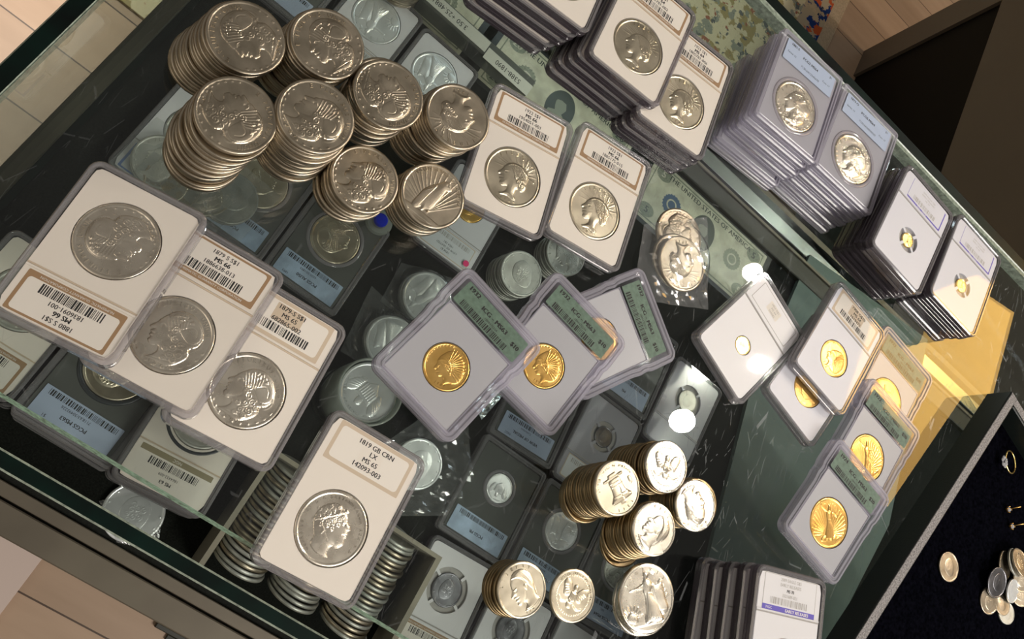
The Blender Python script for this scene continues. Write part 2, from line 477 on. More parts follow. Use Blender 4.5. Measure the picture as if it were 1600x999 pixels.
# ---- display counter -------------------------------------------------------
CX0, CX1 = -134, 1500
ctr = bpy.data.objects.new('display_counter', None); COL.objects.link(ctr)
tag(ctr, 'glass topped display counter with bronze frame holding the coins', 'display counter')
I4 = at(0, 0, 0)
mb = MB()
mb.box(CX0 - 8, CX1, -38, 575, -860, -186, M['frame'])
mb.box(CX0 + 12, CX1 - 20, -18, 555, -900, -860, M['darkframe'])
build('base_cabinet', mb, ctr, I4)
mb = MB()
mb.box(CX0 - 8, CX0 + 5, -38, 575, -186, -164, M['frame'], .8)      # left rail
mb.box(CX0 + 5, CX1, -38, -20.5, -186, -164, M['frame'], .8)         # front rail
mb.box(CX0 + 5, CX1, -19, -11, -186, -164.4, M['frame'], .5)
mb.box(CX0 + 5, CX1, 559, 575, -186, -166, M['frame'], .5)
build('base_rail', mb, ctr, I4)
mb = MB(); mb.box(CX0 + 5, CX1, 544, 559, -186, -165, M['silverstrip'], .6)
tag(build('back_strip', mb, ctr, I4), 'polished silver metal strip')
mb = MB()
mb.box(CX0 + 5, CX1, 514, 533, -172, -162, M['darkframe'], .8); mb.box(CX0 + 5, CX1, 533, 536, -172, -160, M['frame'], .4)
build('door_track', mb, ctr, I4)
mb = MB(); mb.box(CX0 + 5, CX1, -11, 544, -186, -168, M['felt']); tag(build('display_deck', mb, ctr, I4), 'black felt display deck')


def pane(name, x0, x1, y0, y1, z0, z1, edges, lab=None):
    """upright pane: clear faces, green top edge with chamfers"""
    mb = MB(); b = .9
    mb.loft([[(x0, y0, z0), (x1, y0, z0), (x1, y1, z0), (x0, y1, z0)], [(x0, y0, z1 - b), (x1, y0, z1 - b), (x1, y1, z1 - b), (x0, y1, z1 - b)],
             [(x0 + b, y0 + b, z1), (x1 - b, y0 + b, z1), (x1 - b, y1 - b, z1), (x0 + b, y1 - b, z1)]],
            [M['gedge'], M['pane'], M['gedge_hi'], M['gedge']])
    return tag(build(name, mb, ctr, I4), lab)


pane('side_pane', CX0, CX0 + 10, -5, 568, -166, 0, None, 'upright glass pane with dark green edge')
pane('front_pane', CX0 + 10, CX1, -5, 3, -166, 0, None, 'upright glass pane with dark green edge')
pane('back_pane', CX0 + 10, CX1, 556, 568, -166, 0, None, 'upright glass pane with dark green edge')
mb = MB()
x0, x1, y0, y1, z0, z1 = CX0 + 10, CX1, 21, 555, -8, 0
v = [(x0, y0, z0), (x1, y0, z0), (x1, y1, z0), (x0, y1, z0), (x0, y0 + 1.5, z1), (x1, y0 + 1.5, z1), (x1, y1, z1), (x0, y1, z1)]
mb.add(v, [(0, 3, 2, 1), (4, 5, 6, 7)], M['glass'])
mb.add(v, [(0, 1, 5, 4)], M['gmint']); mb.add(v, [(1, 2, 6, 5), (2, 3, 7, 6), (3, 0, 4, 7)], M['gedge_hi'])
build('glass_top', mb, ctr, I4)
# thin pale ledge on which the top rests, front
mb = MB(); mb.box(CX0 + 10, CX1, 552, 555.5, -10, -.2, M['gedge_hi'])
build('rear_seal', mb, ctr, I4)

# second counter beyond, its brown-grey front with a black panel
cab = bpy.data.objects.new('floor_cabinet', None); COL.objects.link(cab)
tag(cab, 'tall brown-grey floor cabinet with a black front panel beyond the counter', 'cabinet')
mb = MB()
mb.box(916, 936, 1738, 1830, -900, -60, M['cabinet']); mb.box(916, 936, 620, 1738, -515, -60, M['cabinet'])
mb.box(936, 1700, 620, 1830, -900, -60, M['cabinet'])
build('body', mb, cab, I4)
mb = MB(); mb.box(924, 935.5, 622, 1738, -898, -515, M['blackpanel']); tag(build('front_panel', mb, cab, I4), 'recessed black front panel')

# amber lit ceiling panel that mirrors in the glass (set in the ceiling frame)
mb = MB()
P = [(2170, 2130), (2570, 2640), (2940, 2720), (2950, 2260), (2560, 1460), (2190, 1500)]
mb.loft([[(a, b, 1900) for a, b in P], [(a, b, 1940) for a, b in P]], M['amberlight'])
cl = build('ceiling_light_panel', mb, None, I4); tag(cl, 'amber lit ceiling light panel over the far end of the counter', 'ceiling light')

# things on the floor at the lower left
mb = MB(); mb.box(-200, 52, -240, -82, 0, 12, M['whiteboard'], 1)
tag(build('floor_board', mb, None, Matrix.Identity(4)), 'pale flat board lying on the wood floor at the counter foot', 'board')
mb = MB(); mb.box(228, 300, -90, -83, 0, 10, M['darkframe'], 1); mb.box(250, 330, -98, -90, 0, 6, M['darkframe'], 1)
tag(build('metal_bracket', mb, None, Matrix.Identity(4)), 'small dark metal bracket lying on the floorboards', 'bracket')


# ================================================================== COIN DESIGNS
NR, NA = 92, 264
_r = np.concatenate([[0], np.linspace(.02, .905, NR - 1)])
_a = np.linspace(0, 2 * PI, NA, endpoint=False)


def inside(px, py, X, Y):
    c = np.zeros(X.shape, bool); n = len(px); j = n - 1
    for i in range(n):
        cond = ((py[i] > Y) != (py[j] > Y))
        with np.errstate(divide='ignore', invalid='ignore'):
            xi = (px[j] - px[i]) * (Y - py[i]) / (py[j] - py[i] + 1e-12) + px[i]
        c ^= cond & (X < xi); j = i
    return c


def segdist(P, X, Y, closed=False):
    d = np.full(X.shape, 9.); n = len(P)
    for i in range(n if closed else n - 1):
        ax, ay = P[i]; bx, by = P[(i + 1) % n]
        dx, dy = bx - ax, by - ay; L = dx * dx + dy * dy + 1e-12
        t = np.clip(((X - ax) * dx + (Y - ay) * dy) / L, 0, 1)
        d = np.minimum(d, np.hypot(X - ax - t * dx, Y - ay - t * dy))
    return d


def smooth(P, closed=True, k=4):
    P = np.array(P, float); n = len(P); out = []
    rng_ = range(n) if closed else range(n - 1)
    for i in rng_:
        if closed: p0, p1, p2, p3 = P[i - 1], P[i], P[(i + 1) % n], P[(i + 2) % n]
        else: p0, p1, p2, p3 = P[max(i - 1, 0)], P[i], P[i + 1], P[min(i + 2, n - 1)]
        for q in range(k):
            t = q / k
            out.append(.5 * ((2 * p1) + (-p0 + p2) * t + (2 * p0 - 5 * p1 + 4 * p2 - p3) * t * t + (-p0 + 3 * p1 - 3 * p2 + p3) * t ** 3))
    if not closed: out.append(P[-1])
    return np.array(out)


class Field:
    def __init__(s):
        s.X = _r[:, None] * np.cos(_a)[None] / 1.10; s.Y = _r[:, None] * np.sin(_a)[None] / 1.10; s.H = np.zeros_like(s.X)

    def poly(s, P, h=.42, soft=.045, sm=True, add=False):
        P = smooth(P, k=3) if sm else np.array(P, float)
        m = inside(P[:, 0], P[:, 1], s.X, s.Y); d = segdist(P, s.X, s.Y, True)
        v = np.where(m, h * (.55 + .75 * (1 - np.exp(-d / soft))), 0)
        s.H = s.H + v if add else np.maximum(s.H, v)

    def line(s, P, r=.018, h=.16, sm=True):
        P = smooth(P, False, 3) if sm and len(P) > 2 else np.array(P, float)
        s.H = s.H + .68 * h * np.exp(-(segdist(P, s.X, s.Y) / r) ** 2)

    def dot(s, x, y, r=.025, h=.22):
        s.H = s.H + h * np.exp(-(np.hypot(s.X - x, s.Y - y) / r) ** 2)

    def spiral(s, x, y, r, turns=1.3, a0=0, h=.16, w=.016, sg=1):
        s.line([(x + r * (1 - .8 * k / 14) * math.cos(a0 + sg * turns * 2 * PI * k / 14), y + r * (1 - .8 * k / 14) * math.sin(a0 + sg * turns * 2 * PI * k / 14)) for k in range(15)], w, h, False)

    def stars(s, a0, a1, n, r=.79, sz=.026):
        for k in range(n):
            a = math.radians(a0 + (a1 - a0) * k / max(1, n - 1)); s.dot(r * math.cos(a), r * math.sin(a), sz)


def d_morgan():
    f = Field()
    f.poly([(-.27, .40), (-.38, .24), (-.40, .17), (-.52, .03), (-.50, -.01), (-.43, -.03), (-.47, -.08), (-.43, -.12), (-.46, -.17), (-.41, -.21), (-.44, -.29), (-.36, -.38), (-.20, -.35), (-.15, -.45), (-.22, -.58), (-.34, -.68),
            (-.1, -.70), (.10, -.72), (.26, -.66), (.42, -.50), (.50, -.34), (.46, -.18), (.58, -.08), (.64, .10), (.60, .28), (.46, .46), (.26, .58), (.04, .60), (-.16, .52)])
    f.poly([(.14, .10), (.38, -.06), (.55, .0), (.60, .16), (.52, .34), (.34, .46), (.16, .42), (.06, .26)], .16, .05, add=True)   # cap
    for x, y, r, a in ((.02, .12, .10, 0), (.10, -.08, .09, 2), (.26, -.18, .10, 1), (.12, -.26, .09, 4), (.30, -.38, .09, 3), (.12, -.46, .08, 1), (.38, -.24, .07, 5), (-.02, -.02, .06, 2), (.02, -.58, .06, 0), (.24, -.54, .07, 2), (-.02, -.34, .06, 3)):
        f.spiral(x, y, r, 1.4, a, .2, .019)
    for k in range(7):
        t = k / 6
        f.line([(-.28 + .07 * k, .36 + .022 * k), (-.18 + .06 * k, .20 + .03 * k), (-.10 + .05 * k, .06 + .03 * k)], .014, .15)
    for x, y in ((.0, .48), (.1, .50), (.2, .46), (-.1, .44), (.28, .40), (.06, .40)):
        f.poly([(x - .05, y - .03), (x, y + .05), (x + .05, y - .01)], .16, .02, add=True)
    f.line([(.16, .18), (.32, .30), (.44, .26), (.50, .12)], .014, -.16)
    f.line([(.62, .18), (.66, .0), (.58, -.14), (.46, -.10)], .03, .18)
    f.line([(-.33, .16), (-.26, .18), (-.20, .14)], .014, .16); f.dot(-.29, .11, .03, -.14); f.line([(-.42, -.12), (-.35, -.12)], .012, -.16)
    f.line([(-.36, -.36), (-.18, -.28), (-.06, -.14)], .03, -.10); f.line([(-.28, -.64), (.0, -.62), (.2, -.6)], .012, -.16)
    f.line([(-.43, -.02), (-.39, .01)], .014, -.12)
    f.stars(192, 262, 7); f.stars(-12 + 360, 278, 6)
    return f, 'E·PLURIBUS·UNUM', (162, 18)


def d_peace(rev=False):
    f = Field()
    for k in range(15):
        a = math.radians(8 + 11 * k); f.line([(.18 + .35 * math.cos(a), .12 + .35 * math.sin(a)), (.86 * math.cos(a), .86 * math.sin(a))] if k % 2 else [(.15 + .35 * math.cos(a), .12 + .35 * math.sin(a)), (.70 * math.cos(a), .70 * math.sin(a))], .013, .14)
    f.poly([(-.24, .34), (-.34, .20), (-.37, .12), (-.48, -.02), (-.45, -.06), (-.39, -.06), (-.43, -.12), (-.38, -.15), (-.41, -.20), (-.35, -.25), (-.37, -.33), (-.26, -.38), (-.12, -.33), (-.10, -.45), (-.20, -.58), (-.30, -.66), (-.05, -.62), (.22, -.68),
            (.16, -.46), (.22, -.30), (.36, -.34), (.50, -.22), (.46, -.06), (.50, .10), (.44, .28), (.28, .42), (.06, .46), (-.12, .42)], .46, .06)
    for k in range(9):
        f.line([(-.18 + .05 * k, .36 + .01 * k), (-.06 + .05 * k, .22), (.06 + .05 * k, .04 - .01 * k), (.18 + .035 * k, -.16)], .014, .17)
    for x, y, r in ((.34, -.18, .10), (.22, -.10, .07), (.30, .04, .07), (.42, .02, .05), (.1, .0, .05)): f.spiral(x, y, r, 1.3, x * 9, .2, .018)
    f.line([(-.22, .30), (-.05, .40), (.2, .38), (.4, .24)], .022, .2)
    f.line([(-.28, .10), (-.20, .12)], .014, .16); f.dot(-.25, .06, .03, -.14); f.line([(-.38, -.15), (-.30, -.15)], .012, -.15)
    f.line([(-.3, -.62), (-.06, -.55), (.2, -.62)], .02, .14)
    return f, 'LIBERTY', (140, 40)


def d_peace_rev():
    f = Field()
    for k in range(20):
        a = math.radians(100 + 7.5 * k); f.line([(.1, -.5), (.1 + 1.5 * math.cos(a - .9), -.5 + 1.5 * math.sin(a - .9))], .013, .13)
    f.poly([(.10, .58), (.02, .50), (-.04, .40), (-.18, .22), (-.30, -.02), (-.34, -.3), (-.36, -.58), (-.24, -.62), (-.12, -.48), (-.06, -.56), (.04, -.44), (.14, -.36), (.20, -.10), (.22, .18), (.24, .36), (.34, .44), (.28, .54), (.20, .60)], .48, .08)
    for k in range(6): f.line([(-.06 - .03 * k, .3 - .05 * k), (-.14 - .03 * k, -.1), (-.2 - .03 * k, -.5)], .013, .18)
    f.dot(.18, .50, .03, -.15); f.poly([(-.5, -.6), (.5, -.6), (.6, -.72), (-.6, -.72)], .25, .04)
    return f, 'UNITED STATES OF AMERICA', (165, 15)


def d_bell():
    f = Field()
    f.poly([(-.16, .52), (.16, .52), (.20, .40), (-.20, .40)], .3, .04, False)
    f.poly([(-.42, .42), (.42, .42), (.42, .34), (-.42, .34)], .34, .04, False)
    f.poly([(-.20, .34), (.20, .34), (.24, .10), (.28, -.18), (.42, -.42), (-.42, -.42), (-.28, -.18), (-.24, .10)], .48, .05)
    for y in (.22, .10, -.22, -.32): f.line([(-.3 + y * .2, y), (.3 - y * .2, y)], .012, .14)
    f.line([(.05, -.42), (.03, -.2), (.08, -.05), (.04, .1)], .014, -.25)
    f.line([(-.06, -.5), (.06, -.5)], .04, .2); f.poly([(.52, .1), (.6, .14), (.66, .04), (.62, -.1), (.54, -.08)], .25, .04)
    return f, 'UNITED STATES OF AMERICA', (165, 15)


def d_kennedy():
    f = Field()
    f.poly([(-.18, .52), (-.28, .38), (-.31, .22), (-.33, .16), (-.45, .0), (-.42, -.05), (-.34, -.05), (-.38, -.11), (-.34, -.15), (-.37, -.21), (-.33, -.26), (-.36, -.35), (-.26, -.43), (-.10, -.40), (-.08, -.52), (-.22, -.66), (.02, -.72), (.28, -.70), (.46, -.60), (.38, -.42), (.42, -.22), (.50, .05), (.50, .32), (.36, .54), (.12, .63), (-.06, .61)], .5, .06)
    for k in range(10): f.line([(-.2 + .04 * k, .50 + .008 * k), (.0 + .035 * k, .46 - .01 * k), (.16 + .03 * k, .30 - .05 * k), (.24 + .02 * k, .1 - .05 * k)], .014, .15)
    f.poly([(.10, .10), (.18, .12), (.20, -.02), (.13, -.10), (.09, .0)], .14, .03, add=True)
    f.line([(-.28, .14), (-.17, .16)], .02, .16); f.dot(-.22, .09, .03, -.14); f.line([(-.34, -.15), (-.24, -.14)], .013, -.18); f.line([(-.26, -.42), (0, -.26), (.1, -.06)], .03, -.08)
    f.line([(-.2, -.62), (.1, -.66), (.4, -.58)], .012, -.18)
    return f, 'LIBERTY', (150, 30)


def d_eagle():
    f = Field()
    for k in range(44):
        a = 2 * PI * k / 44; f.dot(.66 * math.cos(a), .66 * math.sin(a), .02, .14)
    for s_ in (-1, 1):
        f.poly([(s_ * .10, .10), (s_ * .24, .36), (s_ * .44, .44), (s_ * .54, .30), (s_ * .46, .08), (s_ * .36, -.12), (s_ * .16, -.10)], .36, .06)
        for k in range(5): f.line([(s_ * (.16 + .05 * k), .02 + .05 * k), (s_ * (.26 + .06 * k), -.08 + .07 * k)], .013, .18)
        f.line([(s_ * .12, -.26), (s_ * .34, -.36), (s_ * .5, -.26)], .03, .25)
    f.poly([(-.14, .14), (.14, .14), (.14, -.14), (0, -.28), (-.14, -.14)], .5, .05, False)
    for k in range(5): f.line([(-.1 + .05 * k, .04), (-.1 + .05 * k, -.18)], .010, .14)
    f.poly([(-.07, .16), (-.10, .34), (.02, .40), (.10, .32), (.06, .16)], .46, .05)
    f.poly([(-.12, -.26), (.12, -.26), (.08, -.44), (-.08, -.44)], .34, .05)
    return f, 'UNITED STATES OF AMERICA', (165, 15)


def d_walking():
    f = Field()
    f.poly([(-.04, .66), (.06, .68), (.10, .58), (.06, .50), (.16, .44), (.20, .28), (.14, .12), (.26, -.10), (.36, -.36), (.46, -.62), (.20, -.66), (.10, -.60), (-.06, -.66), (-.14, -.60), (-.08, -.30), (-.06, .02), (-.10, .20), (-.10, .40), (-.04, .50)], .5, .07)
    f.poly([(-.08, .40), (-.3, .32), (-.50, .30), (-.52, .24), (-.30, .24), (-.10, .26)], .34, .04)
    f.poly([(.14, .40), (.34, .30), (.50, .44), (.56, .20), (.60, -.10), (.66, -.36), (.46, -.50), (.30, -.20), (.20, .10)], .30, .06)
    for k in range(9):
        f.line([(.0 + .02 * k, .12), (.0 + .035 * k, -.2), (-.08 + .06 * k, -.6)], .013, .2)
        f.line([(.24 + .03 * k, .30), (.3 + .03 * k, .0), (.36 + .03 * k, -.36)], .012, .14)
    f.poly([(-.72, -.42), (-.62, -.30), (-.48, -.30), (-.38, -.42), (-.40, -.56), (-.66, -.56)], .32, .08)
    for k in range(9):
        a = math.radians(10 + 20 * k); f.line([(-.55 + .2 * math.cos(a), -.45 + .2 * math.sin(a)), (-.55 + .34 * math.cos(a), -.45 + .34 * math.sin(a))], .016, .2)
    f.line([(.10, .60), (.2, .66), (.3, .60)], .03, .2); f.line([(-.7, -.68), (.6, -.68)], .014, .14)
    for k in range(4): f.dot(.56 + .03 * k, .36 - .12 * k, .02, .15)
    return f, 'L I B E R T Y', (150, 30)


def d_george():
    f = Field()
    P = [(.22, .46), (.34, .30), (.36, .20), (.46, .05), (.44, .0), (.38, -.02), (.41, -.08), (.37, -.12), (.40, -.17), (.36, -.22), (.36, -.34), (.22, -.44), (.06, -.42), (-.02, -.60), (.02, -.68), (-.24, -.62), (-.44, -.44), (-.40, -.22), (-.46, .0), (-.46, .26), (-.34, .46), (-.12, .58), (.08, .58)]
    f.poly(P, .5, .10)
    for k in range(26):
        a = k * 2.4; r = .06 + .010 * k; x, y = -.10 + 1.25 * r * math.cos(a), .26 + .95 * r * math.sin(a)
        f.spiral(x, y, .05, 1.2, a, .17, .015)
    for k in range(9): f.poly([(-.42 + .08 * k, .16 + .03 * k), (-.36 + .08 * k, .26 + .03 * k), (-.30 + .08 * k, .18 + .03 * k)], .16, .02, add=True)
    f.line([(.26, .18), (.34, .18)], .02, .16); f.dot(.29, .12, .03, -.15); f.line([(.28, -.12), (.37, -.12)], .012, -.18)
    f.line([(.2, -.42), (.0, -.30), (-.14, -.1)], .03, -.1); f.line([(-.26, .02), (-.2, -.06), (-.24, -.14)], .025, .15)
    return f, 'GEORGIUS III D·G·BRITANNIARUM REX F:D:', (232, -52)


def d_indian():
    f = Field()
    f.poly([(-.30, .28), (-.38, .12), (-.50, .0), (-.46, -.05), (-.41, -.06), (-.44, -.12), (-.40, -.16), (-.42, -.22), (-.36, -.32), (-.22, -.34), (-.18, -.46), (-.22, -.64), (.0, -.60), (.2, -.66), (.46, -.60), (.62, -.36), (.70, -.05), (.66, .24), (.50, .48), (.24, .58), (-.02, .50), (-.20, .40)], .45, .05)
    for k in range(13):
        a = math.radians(-62 + 10.2 * k); f.line([(.0 + .12 * math.cos(a), .02 + .12 * math.sin(a)), (.72 * math.cos(a) * 1.02, .72 * math.sin(a))], .016, .24, False)
    f.line([(-.30, .26), (-.1, .28), (.1, .12), (.14, -.1), (.08, -.3)], .035, .22)
    for k in range(6): f.line([(-.24 + .04 * k, .22 - .03 * k), (-.14 + .04 * k, .06), (-.06 + .03 * k, -.1 - .04 * k)], .012, .12)
    f.line([(-.35, .06), (-.27, .08)], .014, .15); f.dot(-.31, .02, .025, -.14); f.line([(-.4, -.16), (-.32, -.16)], .012, -.16)
    f.stars(65, 160, 11, .80, .028)
    return f, '', (0, 0)


def d_stg():
    f = Field()
    for k in range(24):
        a = math.radians(-5 + 190 * k / 23); f.line([(.28 * math.cos(a), -.42 + .28 * math.sin(a)), (.86 * math.cos(a), -.42 + 1.1 * math.sin(a))], .015, .15, False)
    f.poly([(-.03, .62), (.05, .62), (.07, .52), (.04, .46), (.12, .40), (.14, .20), (.10, .04), (.18, -.2), (.22, -.46), (.14, -.64), (.02, -.62), (-.12, -.64), (-.16, -.4), (-.10, -.1), (-.10, .14), (-.14, .36), (-.05, .46)], .55, .06)
    f.poly([(-.12, .38), (-.30, .50), (-.40, .66), (-.34, .66), (-.24, .54), (-.06, .42)], .4, .04); f.poly([(.12, .38), (.32, .34), (.40, .24), (.36, .20), (.26, .28), (.12, .28)], .4, .04)
    f.poly([(-.3, -.5), (-.1, -.42), (.1, -.5), (.3, -.44), (.34, -.66), (-.32, -.68)], .34, .06)
    for k in range(6): f.line([(-.06 + .025 * k, .1), (-.08 + .04 * k, -.2), (-.12 + .055 * k, -.55)], .012, .2)
    for k in range(46):
        a = 2 * PI * k / 46; f.dot(.85 * math.cos(a), .85 * math.sin(a), .022, .16)
    f.line([(.42, -.56), (.62, -.44)], .03, .2)
    return f, '', (0, 0)


def d_worn():
    f = Field()
    f.poly([(-.2, .4), (-.4, .0), (-.3, -.3), (-.1, -.5), (.2, -.55), (.42, -.2), (.45, .2), (.2, .5)], .3, .12)
    for k in range(9): f.spiral(.3 * math.cos(k * 2.4) * (.3 + k / 12), .3 * math.sin(k * 2.4) * (.3 + k / 12), .09, 1.2, k, .12, .022)
    f.stars(0, 332, 13, .78)
    return f, '', (0, 0)


def d_shield():
    f = Field()
    f.poly([(-.3, .3), (.3, .3), (.3, -.1), (0, -.4), (-.3, -.1)], .4, .06, False)
    for k in range(7): f.line([(-.24 + .08 * k, .18), (-.24 + .08 * k, -.14)], .014, .2)
    for s_ in (-1, 1):
        f.poly([(s_ * .3, .2), (s_ * .5, .46), (s_ * .66, .3), (s_ * .5, -.1), (s_ * .32, -.2)], .35, .06)
        for k in range(5): f.line([(s_ * .34, .14 - .06 * k), (s_ * .58, .32 - .1 * k)], .013, .18)
    f.poly([(-.08, .3), (-.1, .5), (.06, .54), (.1, .3)], .4, .05)
    return f, 'UNITED STATES OF AMERICA', (165, 15)


DES = dict(morgan=d_morgan, peace=d_peace, peacerev=d_peace_rev, bell=d_bell, kennedy=d_kennedy, eagle=d_eagle, walking=d_walking, george=d_george, indian=d_indian, stg=d_stg, worn=d_worn, shield=d_shield)
_F = {}
_CM = {}


def coin_mesh(design, R, T, mat, date='', sub=1, gap=.30):
    key = (design, R, T, mat, date, sub)
    if key in _CM: return _CM[key]
    mb = MB(); m = M[mat]
    ch = min(.35, T * .16)
    prof = [(.925, T - .02), (.94, T), (.972, T - .02), (1., T - ch), (1., ch), (.972, 0), (.93, .05)]
    if design is None:
        na = 200
        ring = [(.6, T - gap), (.90, T - gap)] + prof + [(.88, .3)]
        na_a = np.linspace(0, 2 * PI, na, endpoint=False)
        vs = []; fs = []
        for i, (q, z) in enumerate(ring):
            for j, a in enumerate(na_a):
                rr_ = R * q + (-.09 if (q == 1. and j % 2) else 0)
                vs.append((rr_ * math.cos(a), rr_ * math.sin(a), z))
        for i in range(len(ring) - 1):
            for j in range(na):
                a, b = i * na + j, i * na + (j + 1) % na
                fs.append((a, a + na, b + na, b))
        fs.append(list(range(na)))
        fs.append([(len(ring) - 1) * na + j for j in range(na)][::-1])
        mb.add(vs, fs, m, True)
    else:
        if design not in _F: _F[design] = DES[design]()
        f, legend, (b0, b1) = _F[design]
        sc = (R / 19.) * 1.25
        H = f.H[::1]; rad = _r; step = sub
        aa = _a[::step]; H = H[:, ::step]; rad = _r[::step]; H = H[::step]
        na = len(aa)
        vs = []; zc = T - gap
        n1 = len(rad)
        for i in range(1, n1):
            x = R * rad[i] * np.cos(aa); y = R * rad[i] * np.sin(aa); z = zc + H[i] * sc
            vs.extend(np.stack([x, y, z], 1).tolist())
        loops = n1 - 1
        for q, z in prof + [(.88, .3)]:
            vs.extend(np.stack([R * q * np.cos(aa), R * q * np.sin(aa), np.full(na, z)], 1).tolist()); loops += 1
        fs = []
        for i in range(loops - 1):
            o = i * na
            for j in range(na):
                k = (j + 1) % na
                fs.append((o + j, o + na + j, o + na + k, o + k))
        c = len(vs); vs.append((0, 0, zc + H[0][0] * sc))
        for j in range(na): fs.append((c, j, (j + 1) % na))
        fs.append([(loops - 1) * na + j for j in range(na)][::-1])
        mb.add(vs, fs, m, True)
        # raised legends
        sz = R * .165

        def arc(st, a0, a1, rad_, outward=True, size=sz):
            for k, chh in enumerate(st):
                if chh == ' ': continue
                a = math.radians(a0 + (a1 - a0) * (k + .5) / len(st))
                vs_, fs_ = text_geo(chh, size, .20, .0, 1)
                ro = a - PI / 2 if outward else a + PI / 2
                cx, cy = rad_ * math.cos(a), rad_ * math.sin(a)
                c_, s_ = math.cos(ro), math.sin(ro)
                mb.add([(cx + c_ * x - s_ * y, cy + s_ * x + c_ * y, zc + .12 + z) for x, y, z in vs_], fs_, m)
        if legend: arc(legend, b0, b1, R * .815, True, sz * (1. if len(legend) < 20 else .72))
        if date:
            w = 8.5 * len(date)
            if design in ('walking', 'peacerev', 'bell', 'eagle', 'shield'): arc(date, 270 - w, 270 + w, R * .80, False, sz * .8)
            elif design == 'indian': arc(date, 222, 262, R * .78, False, sz)
            else: arc(date, 270 - w / 2 - 4, 270 + w / 2 + 4, R * .81, False, sz)
    me = mb.mesh('coin')
    _CM[key] = me
    return me


# ================================================================== SLABS
def outline(kind, inset=0.):
    if kind == 'icg':
        pts = rr(62 - 2 * inset, 82 - 2 * inset, max(1.5, 6.5 - inset), 7); out = []
        # resample long sides so the waist can curve
        res = []
        for i in range(len(pts)):
            a, b = pts[i], pts[(i + 1) % len(pts)]
            L = math.hypot(b[0] - a[0], b[1] - a[1]); n = 24 if (i % 8) == 7 else 1
            for k in range(n): res.append((a[0] + (b[0] - a[0]) * k / n, a[1] + (b[1] - a[1]) * k / n))
        for x, y in res:
            t = min(1, max(0, (y - 10) / 9)); t = t * t * (3 - 2 * t)
            dip = -1.0 * math.exp(-((y - 9) / 4.5) ** 2)
            out.append((x + math.copysign((1.6 * t + dip) * min(1, abs(x) / 24), x), y))
        return out
    w, h = (59.5, 85.7) if kind == 'ngc' else (63.5, 82.5)
    r = 6.0 if kind == 'ngc' else 3.4
    n = 7
    return rr(w - 2 * inset, h - 2 * inset, max(1.2, r - inset), n)


def ring_cut(outer, hole_r, cx, cy, n=96):
    """outer polygon sampled by angle about (cx,cy) matched with a circle"""
    op = np.array(outer); o2 = []
    for k in range(n):
        a = 2 * PI * k / n; dx, dy = math.cos(a), math.sin(a); best = None
        for i in range(len(op)):
            ax, ay = op[i]; bx, by = op[(i + 1) % len(op)]
            ex, ey = bx - ax, by - ay; den = dx * ey - dy * ex
            if abs(den) < 1e-9: continue
            t = ((ax - cx) * ey - (ay - cy) * ex) / den; u = ((ax - cx) * dy - (ay - cy) * dx) / den
            if t > 0 and -1e-6 <= u <= 1 + 1e-6 and (best is None or t > best): best = t
        o2.append((cx + dx * best, cy + dy * best))
    return o2, circ(hole_r, n, cx, cy)


_SM = {}


def case_mesh(kind, T, style):
    key = ('case', kind, T, style)
    if key in _SM: return _SM[key]
    side, rim, win = {'smoky': (M['side'], M['rim'], M['win']), 'clear': (M['cside'], M['rim'], M['win']), 'single': (M['cside'], M['rim'], M['win']), 'lav': (M['lavside'], M['lav'], M['win'])}[style]
    if kind == 'icg':
        st = [(.9, 0), (0, .9), (0, T * .45), (.35, T * .5), (0, T * .55), (0, T - 1.0), (.9, T), (2.2, T), (2.8, T - .8), (3.6, T - .8), (4.1, T - .2), (5.0, T - .2), (5.6, T - 1.0)]
    elif kind == 'pcgs':
        st = [(.9, 0), (0, .9), (0, T * .42), (.5, T * .47), (.5, T * .53), (0, T * .58), (0, T - .9), (.9, T), (2.0, T), (2.5, T - .9), (3.6, T - .9), (4.0, T - .5)]
    else:
        st = [(.8, 0), (0, .8), (0, T * .42), (.45, T * .46), (.45, T * .54), (0, T * .58), (0, T - .9), (.9, T), (1.9, T), (2.5, T - .7), (3.2, T - .7)]
    mats = [side]
    for i, (d, z) in enumerate(st[1:]):
        mats.append(side if st[i][1] < T - 1.05 else rim)
    mats.append(win)
    mb = MB(); mb.loft([[(x, y, z) for x, y in outline(kind, d)] for d, z in st], mats)
    _SM[key] = mb.mesh('case'); return _SM[key]


CY = {'ngc': -11.3, 'pcgs': -10.0, 'icg': -10.5}


